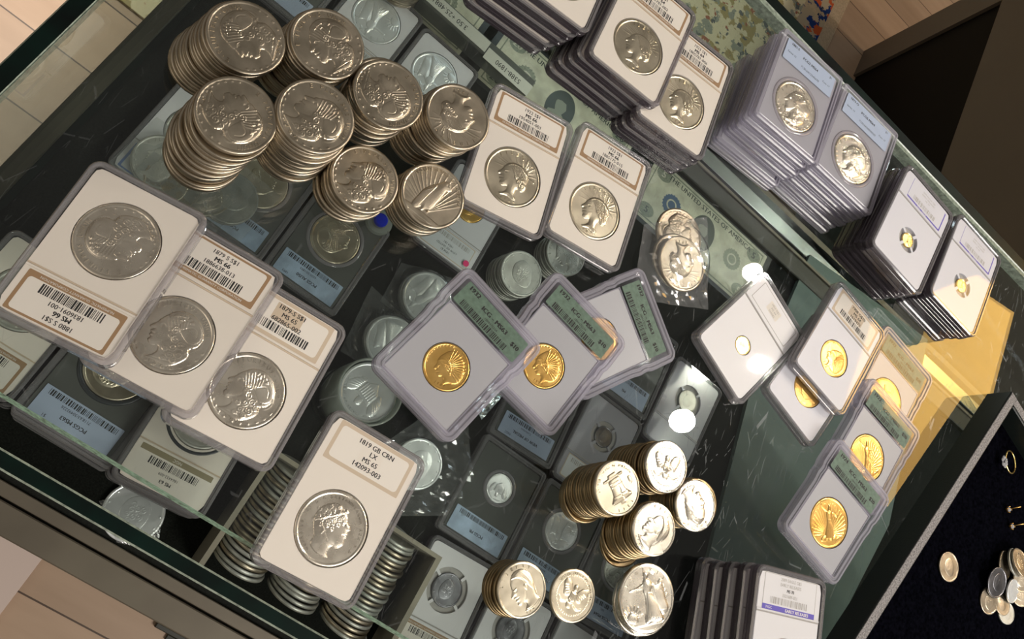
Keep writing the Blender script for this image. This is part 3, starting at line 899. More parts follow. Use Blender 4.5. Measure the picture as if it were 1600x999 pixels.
def insert_mesh(kind, T, hole, mat, prongs=False):
    key = ('ins', kind, T, hole, mat, prongs)
    if key in _SM: return _SM[key]
    mb = MB(); m = M[mat]; cy = CY[kind]
    if kind == 'ngc':
        outer = rr(52.6, 78.8, 3.4, 6); z1, z0 = T - 1.5, T - 3.2
    elif kind == 'pcgs':
        outer = rr(54.5, 73.5, 1.5, 4); z1, z0 = T - 1.9, T - 3.4
    else:
        outer = [(x, y - 9.5) for x, y in rr(49, 54, 1.5, 4)]; z1, z0 = T - 1.7, T - 3.2
    hr = hole + (.5 if not prongs else 4.2)
    o, c = ring_cut(outer, hr, 0, cy)
    n = len(o)
    vs = [(x, y, z1) for x, y in o] + [(x, y, z1) for x, y in c] + [(x, y, z0) for x, y in o] + [(x, y, z0) for x, y in c]
    fs = []
    for j in range(n):
        k = (j + 1) % n
        fs += [(j, k, n + k, n + j), (n + j, n + k, 3 * n + k, 3 * n + j), (2 * n + j, 3 * n + j, 3 * n + k, 2 * n + k), (j, 2 * n + j, 2 * n + k, k)]
    mb.add(vs, fs, m)
    if prongs:
        for q in range(4):
            a = PI / 4 + q * PI / 2 + .2; c_, s_ = math.cos(a), math.sin(a); w = 1.1
            r0, r1 = hole + .2, hr + .3
            b = [(r0, -w), (r1, -w), (r1, w), (r0, w)]
            pts = [(c_ * x - s_ * y, cy + s_ * x + c_ * y) for x, y in b]
            mb.loft([[(x, y, z0) for x, y in pts], [(x, y, z1 - .02) for x, y in pts]], m)
    if kind != 'pcgs':
        f_ = M['greyhole'] if not prongs else M['greyhole']
        mb.add([(x, y, z0 - .05) for x, y in circ(hr - .01, 48, 0, cy)], [list(range(48))], f_ if prongs else m)
    if kind == 'ngc' and hole != 19.0:   # ridge between label and coin sections
        mb.box(-26.2, 26.2, 15.2, 16.0, z1, z1 + .35, M['tan'] if mat == 'cream' else M['greyhole']); mb.box(-26.2, 26.2, 16.2, 17.2, z1, z1 + .5, m)
    if kind == 'icg':
        for x0_, x1_, y0_, y1_ in ((-25.2, 25.2, 17.2, 18.2), (-25.2, 25.2, -37.2, -36.4), (-25.2, -24.4, -37, 18), (24.4, 25.2, -37, 18)):
            mb.box(x0_, x1_, y0_, y1_, z1 - .6, z1 + .55, M['lav'], .15)
    _SM[key] = mb.mesh('insert'); return _SM[key]


def gasket_mesh(R, T, mat, cy):
    key = ('gk', R, T, mat)
    if key in _SM: return _SM[key]
    mb = MB(); n = 72
    st = [(R + .3, T - 3.0), (R + .3, T - 1.7), (R + 1.0, T - 1.3), (R + 2.4, T - 1.3), (R + 3.1, T - 1.8), (R + 3.1, T - 3.0)]
    mb.loft([[(x, y, z) for x, y in circ(r, n, 0, cy)] for r, z in st], M[mat], (False, False), True)
    _SM[key] = mb.mesh('gasket'); return _SM[key]


def label_mesh(style, T, L, seed=1):
    """L: text lines from the top"""
    key = ('lab', style, T, tuple(L), seed)
    if key in _SM: return _SM[key]
    rnd = random.Random(seed); mb = MB()

    def plate(pts, z, m): mb.add([(x, y, z) for x, y in pts], [list(range(len(pts)))], m)

    def off(P, x, y): return [(a + x, b + y) for a, b in P]
    if style == 'brown':
        z = T - 1.45; cy = 28.3
        plate(off(rr(47, 20.4, .6, 2), 0, cy), z, M['brown']); plate(off(rr(43.6, 16.4, 1.6, 4), 0, cy + .9), z + .03, M['paper'])
        y = cy + 6.6
        put_text(mb, L[0], 3.2, 0, y, z + .06, M['ink'], bold=.06); put_text(mb, L[1], 3.4, 0, y - 3.4, z + .06, M['ink'], bold=.16)
        put_text(mb, L[2], 3.2, 0, y - 6.5, z + .06, M['ink'], bold=.06); barcode(mb, -15, 15, cy - 6.6, cy - 1.9, z + .06, M['ink'], rnd)
        put_text(mb, 'NUMISMATIC GUARANTY CORPORATION', 1.75, 0, cy - 8.7, z + .06, M['whiteink'], sx=1.05)
    elif style == 'tan':
        z = T - 1.45; cy = 28.3
        plate(off(rr(46, 21.5, .6, 2), 0, cy), z, M['tan']); plate(off(rr(42, 17.5, 2.0, 4), 0, cy), z + .03, M['paper'])
        plate([(-6, cy - 7), (8, cy - 7), (6, cy + 7), (-7, cy + 7)], z + .05, M['cream'])
        for k, t in enumerate(L): put_text(mb, t, 3.7, 1, cy + 5.9 - 3.9 * k, z + .08, M['ink'], bold=.10)
    elif style == 'tanbar':
        z = T - 1.45; cy = 28.3
        plate(off(rr(46, 21.5, .6, 2), 0, cy), z, M['tan']); plate(off(rr(42, 17.5, 2.0, 4), 0, cy), z + .03, M['paper'])
        plate(off(rr(16, 9.5, .4, 2), -1, cy + 3.4), z + .05, M['tan'])
        for k, t in enumerate(L): put_text(mb, t, 3.5, 0, cy + 6.4 - 3.5 * k, z + .08, M['ink'], bold=.09)
        barcode(mb, -15, 15, cy - 7.2, cy - 2.6, z + .08, M['ink'], rnd)
    elif style == 'frame':
        z = T - 1.45; cy = 28.3
        plate(off(rr(44, 18, .6, 2), 0, cy), z, M['greyhole']); plate(off(rr(43, 17, .6, 4), 0, cy), z + .03, M['white'])
        plate(off(rr(13, 8.5, .4, 2), -2, cy + 1.0), z + .05, M['paper'])
        for k, t in enumerate(L): put_text(mb, t, 2.4, -2, cy + 3.6 - 2.8 * k, z + .08, M['greyhole'])
    elif style == 'purple':
        z = T - 1.45; cy = 28.0
        plate(off(rr(44.4, 22.4, .6, 2), 0, cy), z, M['greyhole']); plate(off(rr(43.6, 21.6, .6, 4), 0, cy), z + .03, M['white'])
        plate([(-22, cy - 11), (22, cy - 11), (22, cy - 7.6), (-22, cy - 7.6)], z + .05, M['purple'])
        put_text(mb, 'NGC', 2.4, -16.5, cy - 9.3, z + .08, M['whiteink']); put_text(mb, 'EARLY RELEASES', 2.7, 7, cy - 9.3, z + .08, M['whiteink'], bold=.12)
        for k, t in enumerate(L): put_text(mb, t, 2.7, 0, cy + 8.5 - 3.1 * k, z + .08, M['ink'] if k == 2 else M['greyhole'], sx=.9, bold=.1 if k == 2 else .05)
        barcode(mb, -16, 16, cy - 6.6, cy - 2.6, z + .08, M['greyhole'], rnd)
    elif style == 'purpleline':
        z = T - 1.45; cy = 28.0
        plate(off(rr(40, 18.6, .6, 2), 2, cy), z, M['purple']); plate(off(rr(38.6, 17.2, .6, 2), 1.6, cy + .6), z + .03, M['lavwhite'])
        put_text(mb, 'NGC   GOLD', 1.9, 0, cy - 8.7, z + .06, M['whiteink'])
        for k, t in enumerate(L): put_text(mb, t, 2.1, 2, cy + 6.6 - 2.5 * k, z + .08, M['greyhole'])
        barcode(mb, -12, 14, cy - 6.6, cy - 2.6, z + .08, M['greyhole'], rnd)
    elif style == 'olive':
        z = T - 1.45; cy = 28.0
        plate(off(rr(47, 22, .6, 2), 0, cy), z, M['paper']); plate([(-23, cy - 10.5), (23, cy - 10.5), (23, cy - 7.0), (-23, cy - 7.0)], z + .03, M['olive'])
        put_text(mb, 'NGC', 2.6, 0, cy - 8.8, z + .06, M['paper'])
        put_text(mb, L[0], 3.0, 0, cy + 5, z + .06, M['ink'], bold=.1); put_text(mb, L[1], 2.4, 0, cy + 1.2, z + .06, M['ink'])
        barcode(mb, -16, 16, cy - 5.8, cy - 1.4, z + .06, M['ink'], rnd)
    elif style == 'bluefr':
        z = T - 1.45; cy = 28.0
        plate(off(rr(47, 20.4, .6, 2), 0, cy), z, M['bluefr']); plate(off(rr(43.6, 16.4, .6, 4), 0, cy + .9), z + .03, M['paperw'])
        for k, t in enumerate(L): put_text(mb, t, 2.8, 0, cy + 5.5 - 3.4 * k, z + .06, M['ink'])
        barcode(mb, -15, 15, cy - 6.8, cy - 3.2, z + .06, M['ink'], rnd)
    elif style == 'thin':
        z = T - 1.45; cy = 28.0
        plate(off(rr(45, 20, .6, 2), 0, cy), z, M['tan']); plate(off(rr(43.6, 18.6, 1.2, 4), 0, cy), z + .03, M['paperw'])
        for k, t in enumerate(L): put_text(mb, t, 2.6, 0, cy + 6.0 - 3.2 * k, z + .06, M['ink'])
        barcode(mb, -18, 18, cy - 8, cy - 4, z + .06, M['greyhole'], rnd)
    elif style == 'pcgs':
        z = T - 1.2; cy = 27.0
        plate(off(rr(50, 18.4, .5, 2), 0, cy), z, M['paperb'])
        put_text(mb, L[0], 2.9, -17, cy + 6.6, z + .05, M['ink'], bold=.08); put_text(mb, L[3], 2.6, 20.5, cy + 6.6, z + .05, M['ink'])
        put_text(mb, L[1], 3.2, 0, cy + 3.0, z + .05, M['ink'], bold=.1); put_text(mb, L[2], 2.5, 2, cy - 4.4, z + .05, M['ink'])
        put_text(mb, 'Series: 13', 2.2, -18, cy - 1.2, z + .05, M['ink']); put_text(mb, 'Coin: 17', 2.2, 18, cy - 1.2, z + .05, M['ink'])
    elif style in ('pcblue', 'pcwhite'):
        z = T - 1.2; cy = 27.0
        plate(off(rr(50, 18.4, .5, 2), 0, cy), z, M['paperblue' if style == 'pcblue' else 'paperb'])
        barcode(mb, -22, 22, cy - 8.0, cy - 4.4, z + .05, M['ink'], rnd)
        put_text(mb, L[0], 2.5, 2, cy - 2.3, z + .05, M['ink']); put_text(mb, L[1], 3.4, 0, cy + 2.8, z + .05, M['ink'], bold=.1)
        put_text(mb, L[2], 2.6, 16, cy + 6.6, z + .05, M['ink'])
    elif style in ('icg', 'icgamber'):
        z = T - 1.25; cy = 27.2
        plate(off(rr(49.5, 15.4, .8, 2), 0, cy), z, M['green' if style == 'icg' else 'amberpaper'])
        put_text(mb, L[0], 3.9, -18.2, cy + 5.0, z + .05, M['ink'], bold=.25, sx=1.1); put_text(mb, L[1], 3.9, 1, cy + 2.0, z + .05, M['ink'], bold=.25, sx=1.1)
        put_text(mb, L[2], 3.8, 19.5, cy + .2, z + .05, M['ink'], bold=.22)
        put_text(mb, L[3], 2.1, 1, cy - 1.5, z + .05, M['ink']); barcode(mb, -20, 16, cy - 6.9, cy - 2.9, z + .05, M['ink'], rnd)
    _SM[key] = mb.mesh('label'); return _SM[key]


def slab(kind, x, y, ztop, rot, label, style='single', T=7.8, tx=0., ty=0., ins='cream', lab='brown', L=(), coin=('morgan', 19.05, 'proof_silver', ''), crot=0., group=None, seed=1, prongs=False, gasket=None, below=False, sub=1, name='coin_holder'):
    m = at(x, y, ztop, rot, tx, ty) @ Matrix.Translation((0, 0, -T * MM))
    o = bpy.data.objects.new(name, None); COL.objects.link(o); o.matrix_world = m; o.empty_display_size = .01
    tag(o, label, 'coin holder', group)
    link('case', case_mesh(kind, T, style), o)
    cy = CY[kind]
    d, R, cm, dt = coin
    link('insert', insert_mesh(kind, T, R, ins, prongs), o)
    if gasket: link('gasket', gasket_mesh(R, T, gasket, cy), o)
    if not below:
        if lab: link('label', label_mesh(lab, T, L, seed), o)
        th = 2.0
        cme = coin_mesh(d, R, th, cm, dt, sub)
        if isinstance(crot, tuple): crot = updeg(*crot) - rot      # direction the coin's top points to
        c = link('coin', cme, o); c.matrix_basis = Matrix.Translation((0, cy * MM, (T - 1.65 - th) * MM)) @ Matrix.Rotation(math.radians(crot), 4, 'Z')
    else:
        c = link('coin', coin_mesh(None, R, 2.0, cm), o); c.matrix_basis = Matrix.Translation((0, cy * MM, (T - 1.65 - 2.0) * MM))
    return o


def updeg(dx, dy, F=(None,)):
    """image direction of a coin's top (pixels, y down) -> rotation about z"""
    # image direction -> counter plane direction, using the camera's own axes
    v = Rv * dx - Uv * dy
    # intersect with the plane z = const: remove z by adding the viewing direction
    v = v - Fv * (v.z / Fv.z)
    return math.degrees(math.atan2(v.y, v.x)) - 90


ORD = ['top', 'second', 'third', 'fourth', 'fifth', 'sixth', 'seventh', 'eighth', 'ninth', 'tenth', 'eleventh', 'twelfth', 'thirteenth', 'fourteenth', 'fifteenth', 'sixteenth', 'seventeenth', 'eighteenth', 'nineteenth', 'twentieth', 'twenty-first', 'twenty-second', 'twenty-third', 'twenty-fourth', 'twenty-fifth', 'twenty-sixth', 'twenty-seventh']


def slab_stack(n, T, top, bot, rot, what, group, first, jit=1.0, **kw):
    """n slabs; top = (x, y) of the uppermost, bot = (x, y) of the lowest"""
    rnd = random.Random(int(abs(top[0] * 7 + top[1])))
    for i in range(n):
        t = i / max(1, n - 1)                 # 0 top .. 1 bottom
        x = top[0] + (bot[0] - top[0]) * t; y = top[1] + (bot[1] - top[1]) * t
        r_ = rot
        if i: x += rnd.uniform(-jit, jit); y += rnd.uniform(-jit, jit); r_ += rnd.uniform(-1.2, 1.2)
        z = (n - i) * (T + .05)
        k = dict(kw); k.setdefault('style', 'smoky'); lab = first if i == 0 else '%s slab down in %s' % (ORD[i], what)
        slab(k.pop('kind'), x, y, z, r_, lab, T=T, group=group, below=i > 0, seed=i + 1, **k)


# ================================================================== COIN STACKS
def coin_stack(n, top, bot, R, T, mat, design, date, up, first, what, group, mids=None, jit=.35, name='silver_dollar', cat='coin', z0=0., lower=None):
    rnd = random.Random(int(abs(top[0] * 13 + top[1] * 3)))
    for i in range(n):                         # i = 0 bottom
        t = i / max(1, n - 1)
        tt = t
        if mids: tt = float(np.interp(t, [a for a, b in mids], [b for a, b in mids]))
        x = bot[0] + (top[0] - bot[0]) * tt; y = bot[1] + (top[1] - bot[1]) * tt
        last = i == n - 1
        if not last: x += rnd.gauss(0, jit); y += rnd.gauss(0, jit)
        k = n - 1 - i
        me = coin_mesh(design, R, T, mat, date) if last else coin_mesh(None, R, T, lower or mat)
        ang = up if last else rnd.uniform(0, 360)
        o = link(name, me, None, mat=at(x, y, z0 + i * T, ang))
        tag(o, first if last else '%s coin down in %s' % (ORD[k], what), cat, group)


TD = 2.45
SD = 'stacks of worn silver dollars on the glass'
coin_stack(19, (-55.2, 215.0), (-67.3, 211.8), 19.05, TD, 'old_silver', 'morgan', '1881', updeg(-.97, -.23), 'worn silver dollar dated 1881 crowning the tall stack nearest the left pane', 'the tall dollar stack topped by the 1881 coin', SD)
coin_stack(20, (-24.6, 240.4), (-34.0, 241.5), 19.05, TD, 'old_silver', 'morgan', '1883', updeg(-.55, -.83), 'worn silver dollar dated 1883 on the stack at the upper picture edge', 'the dollar stack topped by the 1883 coin', SD)
coin_stack(22, (-35.2, 175.8), (-39.5, 170.0), 19.05, TD, 'old_silver', 'morgan', '1897', updeg(.94, .34), 'worn silver dollar dated 1897 topping the front stack', 'the front dollar stack topped by the 1897 coin', SD, mids=[(0, 0), (.45, 0), (.62, .55), (1, 1)], jit=.8)
coin_stack(23, (-7.2, 200.3), (-7.8, 203.3), 19.05, TD, 'old_silver', 'morgan', '1880', updeg(.83, -.55), 'worn silver dollar with its portrait facing up-left on the middle tall stack', 'the tall middle dollar stack beside the 1897 stack', SD, mids=[(0, 0), (.6, .2), (.8, 1.6), (1, 1)], jit=.6)
coin_stack(21, (13.9, 238.9), (11.8, 249.0), 19.05, TD, 'old_silver', 'morgan', '1891', updeg(.92, .38), 'worn silver dollar on the stack between the 1883 stack and the rayed-crown coin', 'the dollar stack behind the middle tall stack', SD, mids=[(0, 0), (.7, .3), (1, 1)], jit=.5)
coin_stack(17, (50.5, 262.6), (43.4, 262.1), 19.05, TD, 'old_silver', 'peace', '1922', updeg(-.1, .98), 'silver dollar with upside-down rayed-crown head topping the stack beside a slab', 'the upside-down-head dollar stack', SD, jit=.5)
coin_stack(9, (31.4, 206.9), (28.6, 205.0), 19.05, TD, 'old_silver', 'morgan', '1879', updeg(.72, -.69), 'dark worn silver dollar on the short front stack', 'the short dark front dollar stack', SD, jit=.5)
coin_stack(9, (66.6, 225.1), (64.3, 224.3), 19.05, TD, 'old_silver', 'peacerev', '', updeg(.5, -.86), 'silver dollar showing an eagle on a short stack of bright dollars', 'the short dollar stack topped by an eagle side', SD, jit=.4)

TH = 2.15
HD = 'stacks of silver half dollars on the glass'
hk = dict(name='half_dollar', lower='toned_silver')  # lower coins painted darker for the shaded stack sides
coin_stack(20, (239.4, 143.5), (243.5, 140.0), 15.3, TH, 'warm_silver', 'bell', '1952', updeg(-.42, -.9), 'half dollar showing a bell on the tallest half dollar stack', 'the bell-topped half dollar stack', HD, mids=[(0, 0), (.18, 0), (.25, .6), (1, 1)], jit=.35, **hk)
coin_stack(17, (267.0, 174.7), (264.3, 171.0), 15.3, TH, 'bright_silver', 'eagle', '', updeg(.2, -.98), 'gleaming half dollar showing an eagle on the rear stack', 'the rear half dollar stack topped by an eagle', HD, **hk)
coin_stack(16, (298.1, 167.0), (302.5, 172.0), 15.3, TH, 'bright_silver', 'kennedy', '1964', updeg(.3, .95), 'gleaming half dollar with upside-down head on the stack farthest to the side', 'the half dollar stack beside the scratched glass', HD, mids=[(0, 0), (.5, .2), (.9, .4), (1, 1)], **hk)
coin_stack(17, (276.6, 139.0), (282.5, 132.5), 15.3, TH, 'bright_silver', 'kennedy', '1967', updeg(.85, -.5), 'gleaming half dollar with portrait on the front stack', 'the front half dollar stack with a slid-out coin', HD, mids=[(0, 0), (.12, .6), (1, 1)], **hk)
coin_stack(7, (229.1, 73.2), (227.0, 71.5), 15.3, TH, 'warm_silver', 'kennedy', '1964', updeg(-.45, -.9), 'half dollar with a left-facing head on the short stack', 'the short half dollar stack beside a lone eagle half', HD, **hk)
o = link('half_dollar', coin_mesh('eagle', 15.3, TH, 'warm_silver', ''), None, mat=at(267.6, 88.6, 0, updeg(.5, -.85)))
tag(o, 'single half dollar, eagle side up, lying alone beside the short half dollar stack', 'coin')
coin_stack(4, (308.6, 109.9), (313.5, 108.4), 20.3, 2.9, 'bright_silver', 'walking', '', updeg(-.1, -1), 'large silver bullion coin with a walking figure and rising sun', 'the short stack of big bullion coins', 'big silver bullion coins', name='silver_bullion_coin')

# ================================================================== SLABS ON THE GLASS
D = 19.05
slab('ngc', 46.0, 93.2, 7.9, 4.7, 'white slab marked 1879-S 682865-002, lowest of the three overlapping dollars', lab='tanbar', L=('1879-S S$1', 'MS 65', '682865-002'), coin=('morgan', D, 'proof_silver', '1879'), crot=-4, seed=3)
slab('ngc', 1.8, 94.5, 14.6, 2.9, 'white slab marked 1879 S 1886638-013, middle of the three overlapping dollars', L=('1879 S S$1', 'MS 66', '1886638-013'), coin=('morgan', D, 'proof_silver', '1879'), crot=8, tx=9., ty=0., seed=4)
slab('ngc', -42.0, 92.6, 20.0, 184.9, 'white slab marked 1880 S with upside-down label, uppermost of the three overlapping dollars', L=('1880 S S$1', 'MS 66', '1836091-001'), coin=('morgan', D, 'proof_silver', '1880'), crot=(-.85, .5), tx=-12.5, ty=1.0, seed=5)
slab('ngc', 120.6, 59.4, 7.9, 3.0, 'white slab with a large crown marked 1819 GB CRN over the front glass edge', lab='tan', L=('1819 GB CRN', 'LX', 'MS 65', '142093-003'), coin=('george', 19.0, 'proof_silver', ''), crot=(.16, -.99), style='clear')
slab('ngc', 100.2, 289.1, 7.8, 13.6, 'white slab marked 1922 S$1 beside the dollar stacks', L=('1922 S$1', 'MS 66', '1954051-001'), coin=('peace', D, 'warm_silver', '1922'), crot=4, seed=6)
slab('ngc', 158.1, 309.6, 7.8, 10.0, 'white slab marked 1923 S$1 MS 66 lying beside the 1922 slab', L=('1923 S$1', 'MS 66', '1805175-015'), coin=('peace', D, 'warm_silver', '1923'), crot=4, seed=7)
slab('ngc', 306.9, 305.0, 7.8, -20.2, 'plain white slab with a tiny gold coin and faint label, lying alone', lab='frame', L=('1853 G$1', 'MS 64', '334682'), ins='white', coin=('worn', 6.6, 'pale_gold', ''), style='clear')
IL = lambda yr, d: (yr, 'ICG - MS63', d, '1088470204')
G10 = ('indian', 13.5, 'gold', '1932'); G20 = ('stg', 17.0, 'gold', '')
slab('icg', 210.6, 237.6, 8.0, -34.5, 'clear slab with green 1932 $10 label, lowest and farthest turned of three', style='lav', ins='greyplate', lab='icg', T=8, L=IL('1932', '$10'), coin=G10, crot=(-.1, -1), seed=11)
slab('icg', 180.5, 199.5, 12.6, -9.8, 'clear slab with green 1932 $10 label, middle of the three overlapping gold pieces', style='lav', ins='greyplate', lab='icg', T=8, L=IL('1932', '$10'), coin=G10, crot=(-.1, -1), tx=3., ty=2., seed=12)
slab('icg', 128.5, 161.2, 17.6, -12.8, 'clear slab with green 1932 $10 label, uppermost and nearest of three gold pieces', style='lav', ins='greyplate', lab='icg', T=8, L=IL('1932', '$10'), coin=G10, crot=(-.1, -1), tx=4.5, ty=2.4, seed=13)
slab('ngc', 370.8, 313.8, 7.8, -13.8, 'white slab with a gold coin, half covered by another white gold slab', lab='thin', L=('1907', 'MS 64'), ins='lavwhite', coin=('worn', 13.5, 'gold', ''))
slab('ngc', 374.3, 342.5, 16.2, -8.5, 'white slab with a gold coin lying on top of another white slab', lab='tanbar', L=('1908 G$10', 'MS 64', '1619472'), ins='lavwhite', coin=('indian', 13.5, 'gold', '1908'), seed=9)
slab('icg', 440.7, 351.5, 8.0, -7.9, 'clear slab with amber-looking label, lowest of the three large gold coins', style='lav', ins='greyplate', lab='icg', T=8, L=IL('1922', '$20'), coin=G20, crot=(.05, -1), seed=14)
slab('icg', 436.1, 297.2, 14.2, -8.4, 'clear slab with green label and large gold coin, middle of three', style='lav', ins='greyplate', lab='icg', T=8, L=IL('1922', '$20'), coin=G20, crot=(.05, -1), ty=3., seed=15)
slab('icg', 419.1, 234.1, 18.4, -11.5, 'clear slab with green 1924 $20 label, uppermost of three large gold coins', style='lav', ins='greyplate', lab='icg', T=8, L=IL('1924', '$20'), coin=G20, crot=(.05, -1), ty=4.2, tx=.5, seed=16)
slab_stack(5, 7.2, (118.8, 408.0), (108.5, 404.0), 5.4, 'the white slab stack showing the 1923 dollar beside the rug', 'stacked white 1923 dollar slabs', 'white slab marked 1923 MS 64 topping the taller stack at the glass rear', kind='ngc', L=('1923 S$1', 'MS 64', '1805781-002'), coin=('peace', D, 'warm_silver', '1923'), crot=6)
slab_stack(4, 7.2, (166.0, 406.1), (165.5, 404.5), 7.5, 'the lower white 1923 slab stack next to the clear slabs', 'stacked white 1923 dollar slabs', 'white slab marked 1923 MS 64 topping the lower of two adjoining stacks', kind='ngc', L=('1923 S$1', 'MS 64', '1805781-006'), coin=('peace', D, 'warm_silver', '1923'), crot=10)
slab_stack(5, 7.2, (52.5, 411.0), (40.5, 400.0), 8, 'the white slab stack cut by the upper picture edge', 'stacked white 1923 dollar slabs', 'white slab with a dollar topping the stack cut off by the upper picture edge', kind='ngc', L=('1923 S$1', 'MS 64', '1805781-004'), coin=('peace', D, 'warm_silver', '1923'))
PL = ('1881-S', 'PCGS MS64', '7130.64/12345678', '$1')
slab_stack(6, 6.6, (240.3, 465.4), (236.0, 450.0), 5.4, 'the taller clear lavender slab stack', 'stacked clear slabs of silver dollars', 'clear lavender slab marked 1881-S with toned silver dollar topping its stack', kind='pcgs', style='lav', ins='pcplate', lab='pcgs', L=PL, coin=('morgan', D, 'proof_silver', '1881'), gasket='ring', crot=5, jit=2.)
slab_stack(6, 6.6, (303.2, 469.3), (299.0, 461.7), 2.2, 'the clear lavender slab stack nearer the gold slabs', 'stacked clear slabs of silver dollars', 'clear lavender slab with brilliant silver dollar, topping the stack by the rear glass edge', kind='pcgs', style='lav', ins='pcplate', lab='pcgs', L=('1879-O', 'PCGS MS64', '7130.64/20020020', '$1'), coin=('morgan', D, 'bright_silver', '1879'), gasket='ring', crot=5, jit=1.2)
GL = ('2009 EAGLE G$5', 'EARLY RELEASES', 'MS 70')
slab_stack(7, 7.2, (368.1, 440.1), (378.5, 455.0), -4.6, 'the taller stack of white slabs with tiny gold coins', 'stacked white slabs of small gold coins', 'white slab with a tiny gold coin topping the taller of two rear stacks', kind='ngc', ins='lavwhite', lab='purpleline', L=GL, coin=('walking', 5.6, 'pale_gold', ''), prongs=True)
slab_stack(5, 7.2, (447.0, 462.4), (450.0, 467.0), -2.9, 'the lower stack of white slabs with tiny gold coins', 'stacked white slabs of small gold coins', 'white slab with a tiny gold coin in amber glare topping the end stack', kind='ngc', ins='lavwhite', lab='purpleline', L=GL, coin=('walking', 5.6, 'pale_gold', ''), prongs=True)
slab_stack(5, 7.4, (395.9, 129.5), (380.0, 122.0), 18.0, 'the stack of purple-labelled slabs at the lower picture edge', 'stacked slabs with a purple band', 'white slab with purple EARLY RELEASES band at the lower picture edge', kind='ngc', ins='white', lab='purple', L=('2009 EAGLE G$5', 'EARLY RELEASES', 'MS 70', '3321689-021'), coin=('walking', 13.5, 'pale_gold', ''))


# ---- dollars in a clear bag on the glass
def film(name, pts, z, amp, m, seed, nx=26, ny=26, dome=None):
    """crumpled film over a quadrilateral (counter mm); dome = [(x,y,r,h)] lifts it over what lies under it"""
    r_ = np.random.RandomState(seed); P = np.array(pts, float); mb = MB(); vs = []
    ph = r_.uniform(0, 6, (6, 3)); fx = r_.uniform(.04, .22, (6, 2)) * r_.choice([-1, 1], (6, 2))
    for i in range(nx):
        for j in range(ny):
            u, v = i / (nx - 1), j / (ny - 1)
            q = (P[0] * (1 - u) + P[1] * u) * (1 - v) + (P[3] * (1 - u) + P[2] * u) * v
            h = sum(abs(math.sin(fx[k][0] * q[0] + fx[k][1] * q[1] + ph[k][0])) for k in range(6)) / 6 * amp
            for (dx, dy, dr, dh) in dome or ():
                dd = math.hypot(q[0] - dx, q[1] - dy); w_ = 1 / (1 + math.exp((dd - dr) / 1.5)); h = h * (1 - w_ * .8) + dh * w_
            vs.append((q[0], q[1], z + .3 + h + r_.uniform(0, .25) * amp * .3))
    fs = [(i * ny + j, (i + 1) * ny + j, (i + 1) * ny + j + 1, i * ny + j + 1) for i in range(nx - 1) for j in range(ny - 1)]
    mb.add(vs, fs, m, False)
    return build(name, mb, None, I4)


tag(link('silver_dollar', coin_mesh('morgan', D, TD, 'old_silver', '1880'), None, mat=at(223.5, 331.5, 0, 200)), 'dark silver dollar half hidden at the back of the clear bag', 'coin')
tag(link('silver_dollar', coin_mesh('worn', D, TD, 'old_silver', ''), None, mat=at(229.0, 312.0, TD + .1, 20)), 'silver dollar under the rayed-crown coin in the clear bag', 'coin')
tag(link('silver_dollar', coin_mesh('peace', D, TD, 'old_silver', '1923'), None, mat=at(232.4, 311.6, 2 * TD + .2, updeg(0, 1))), 'silver dollar with upside-down rayed-crown head inside the clear bag', 'coin')
tag(film('coin_bag', [(196, 318), (214, 268), (268, 300), (236, 358)], 0, 4.5, M['bag'], 3, dome=[(230, 318, 24, 8.2)]), 'crumpled clear plastic bag holding silver dollars on the glass', 'plastic bag')

# ---- black jewellery tray
TA = math.degrees(math.atan2(-.951, -.309))
tr = bpy.data.objects.new('jewelry_tray', None); COL.objects.link(tr)
tr.matrix_world = at(547.7, 421.1, 0, TA)      # local x runs along the long side, local y across
tag(tr, 'shallow black velvet jewelry tray with grey glitter rim on the glass', 'jewelry tray')
LX, LY = 420, 262
mb = MB()
mb.box(0, LX, 0, 9, 0, 21.5, M['traywall'], .6); mb.box(0, LX, LY - 9, LY, 0, 21.5, M['traywall'], .6)
mb.box(0, 9, 9, LY - 9, 0, 21.5, M['traywall'], .6); mb.box(LX - 9, LX, 9, LY - 9, 0, 21.5, M['traywall'], .6)
build('side_wall', mb, tr)
mb = MB(); mb.box(9, LX - 9, 9, LY - 9, 0, 4, M['velvet']); tag(build('velvet_lining', mb, tr), 'black velvet floor of the tray')
mb = MB()
mb.box(.6, LX - .6, .5, 7.5, 21.5, 22.3, M['trayrim'], .2); mb.box(.6, LX - .6, LY - 7.5, LY - .5, 21.5, 22.3, M['trayrim'], .2)
mb.box(.6, 7.5, 7.5, LY - 7.5, 21.5, 22.3, M['trayrim'], .2); mb.box(LX - 7.5, LX - .6, 7.5, LY - 7.5, 21.5, 22.3, M['trayrim'], .2)
tag(build('rim', mb, tr), 'grey glittery rim')

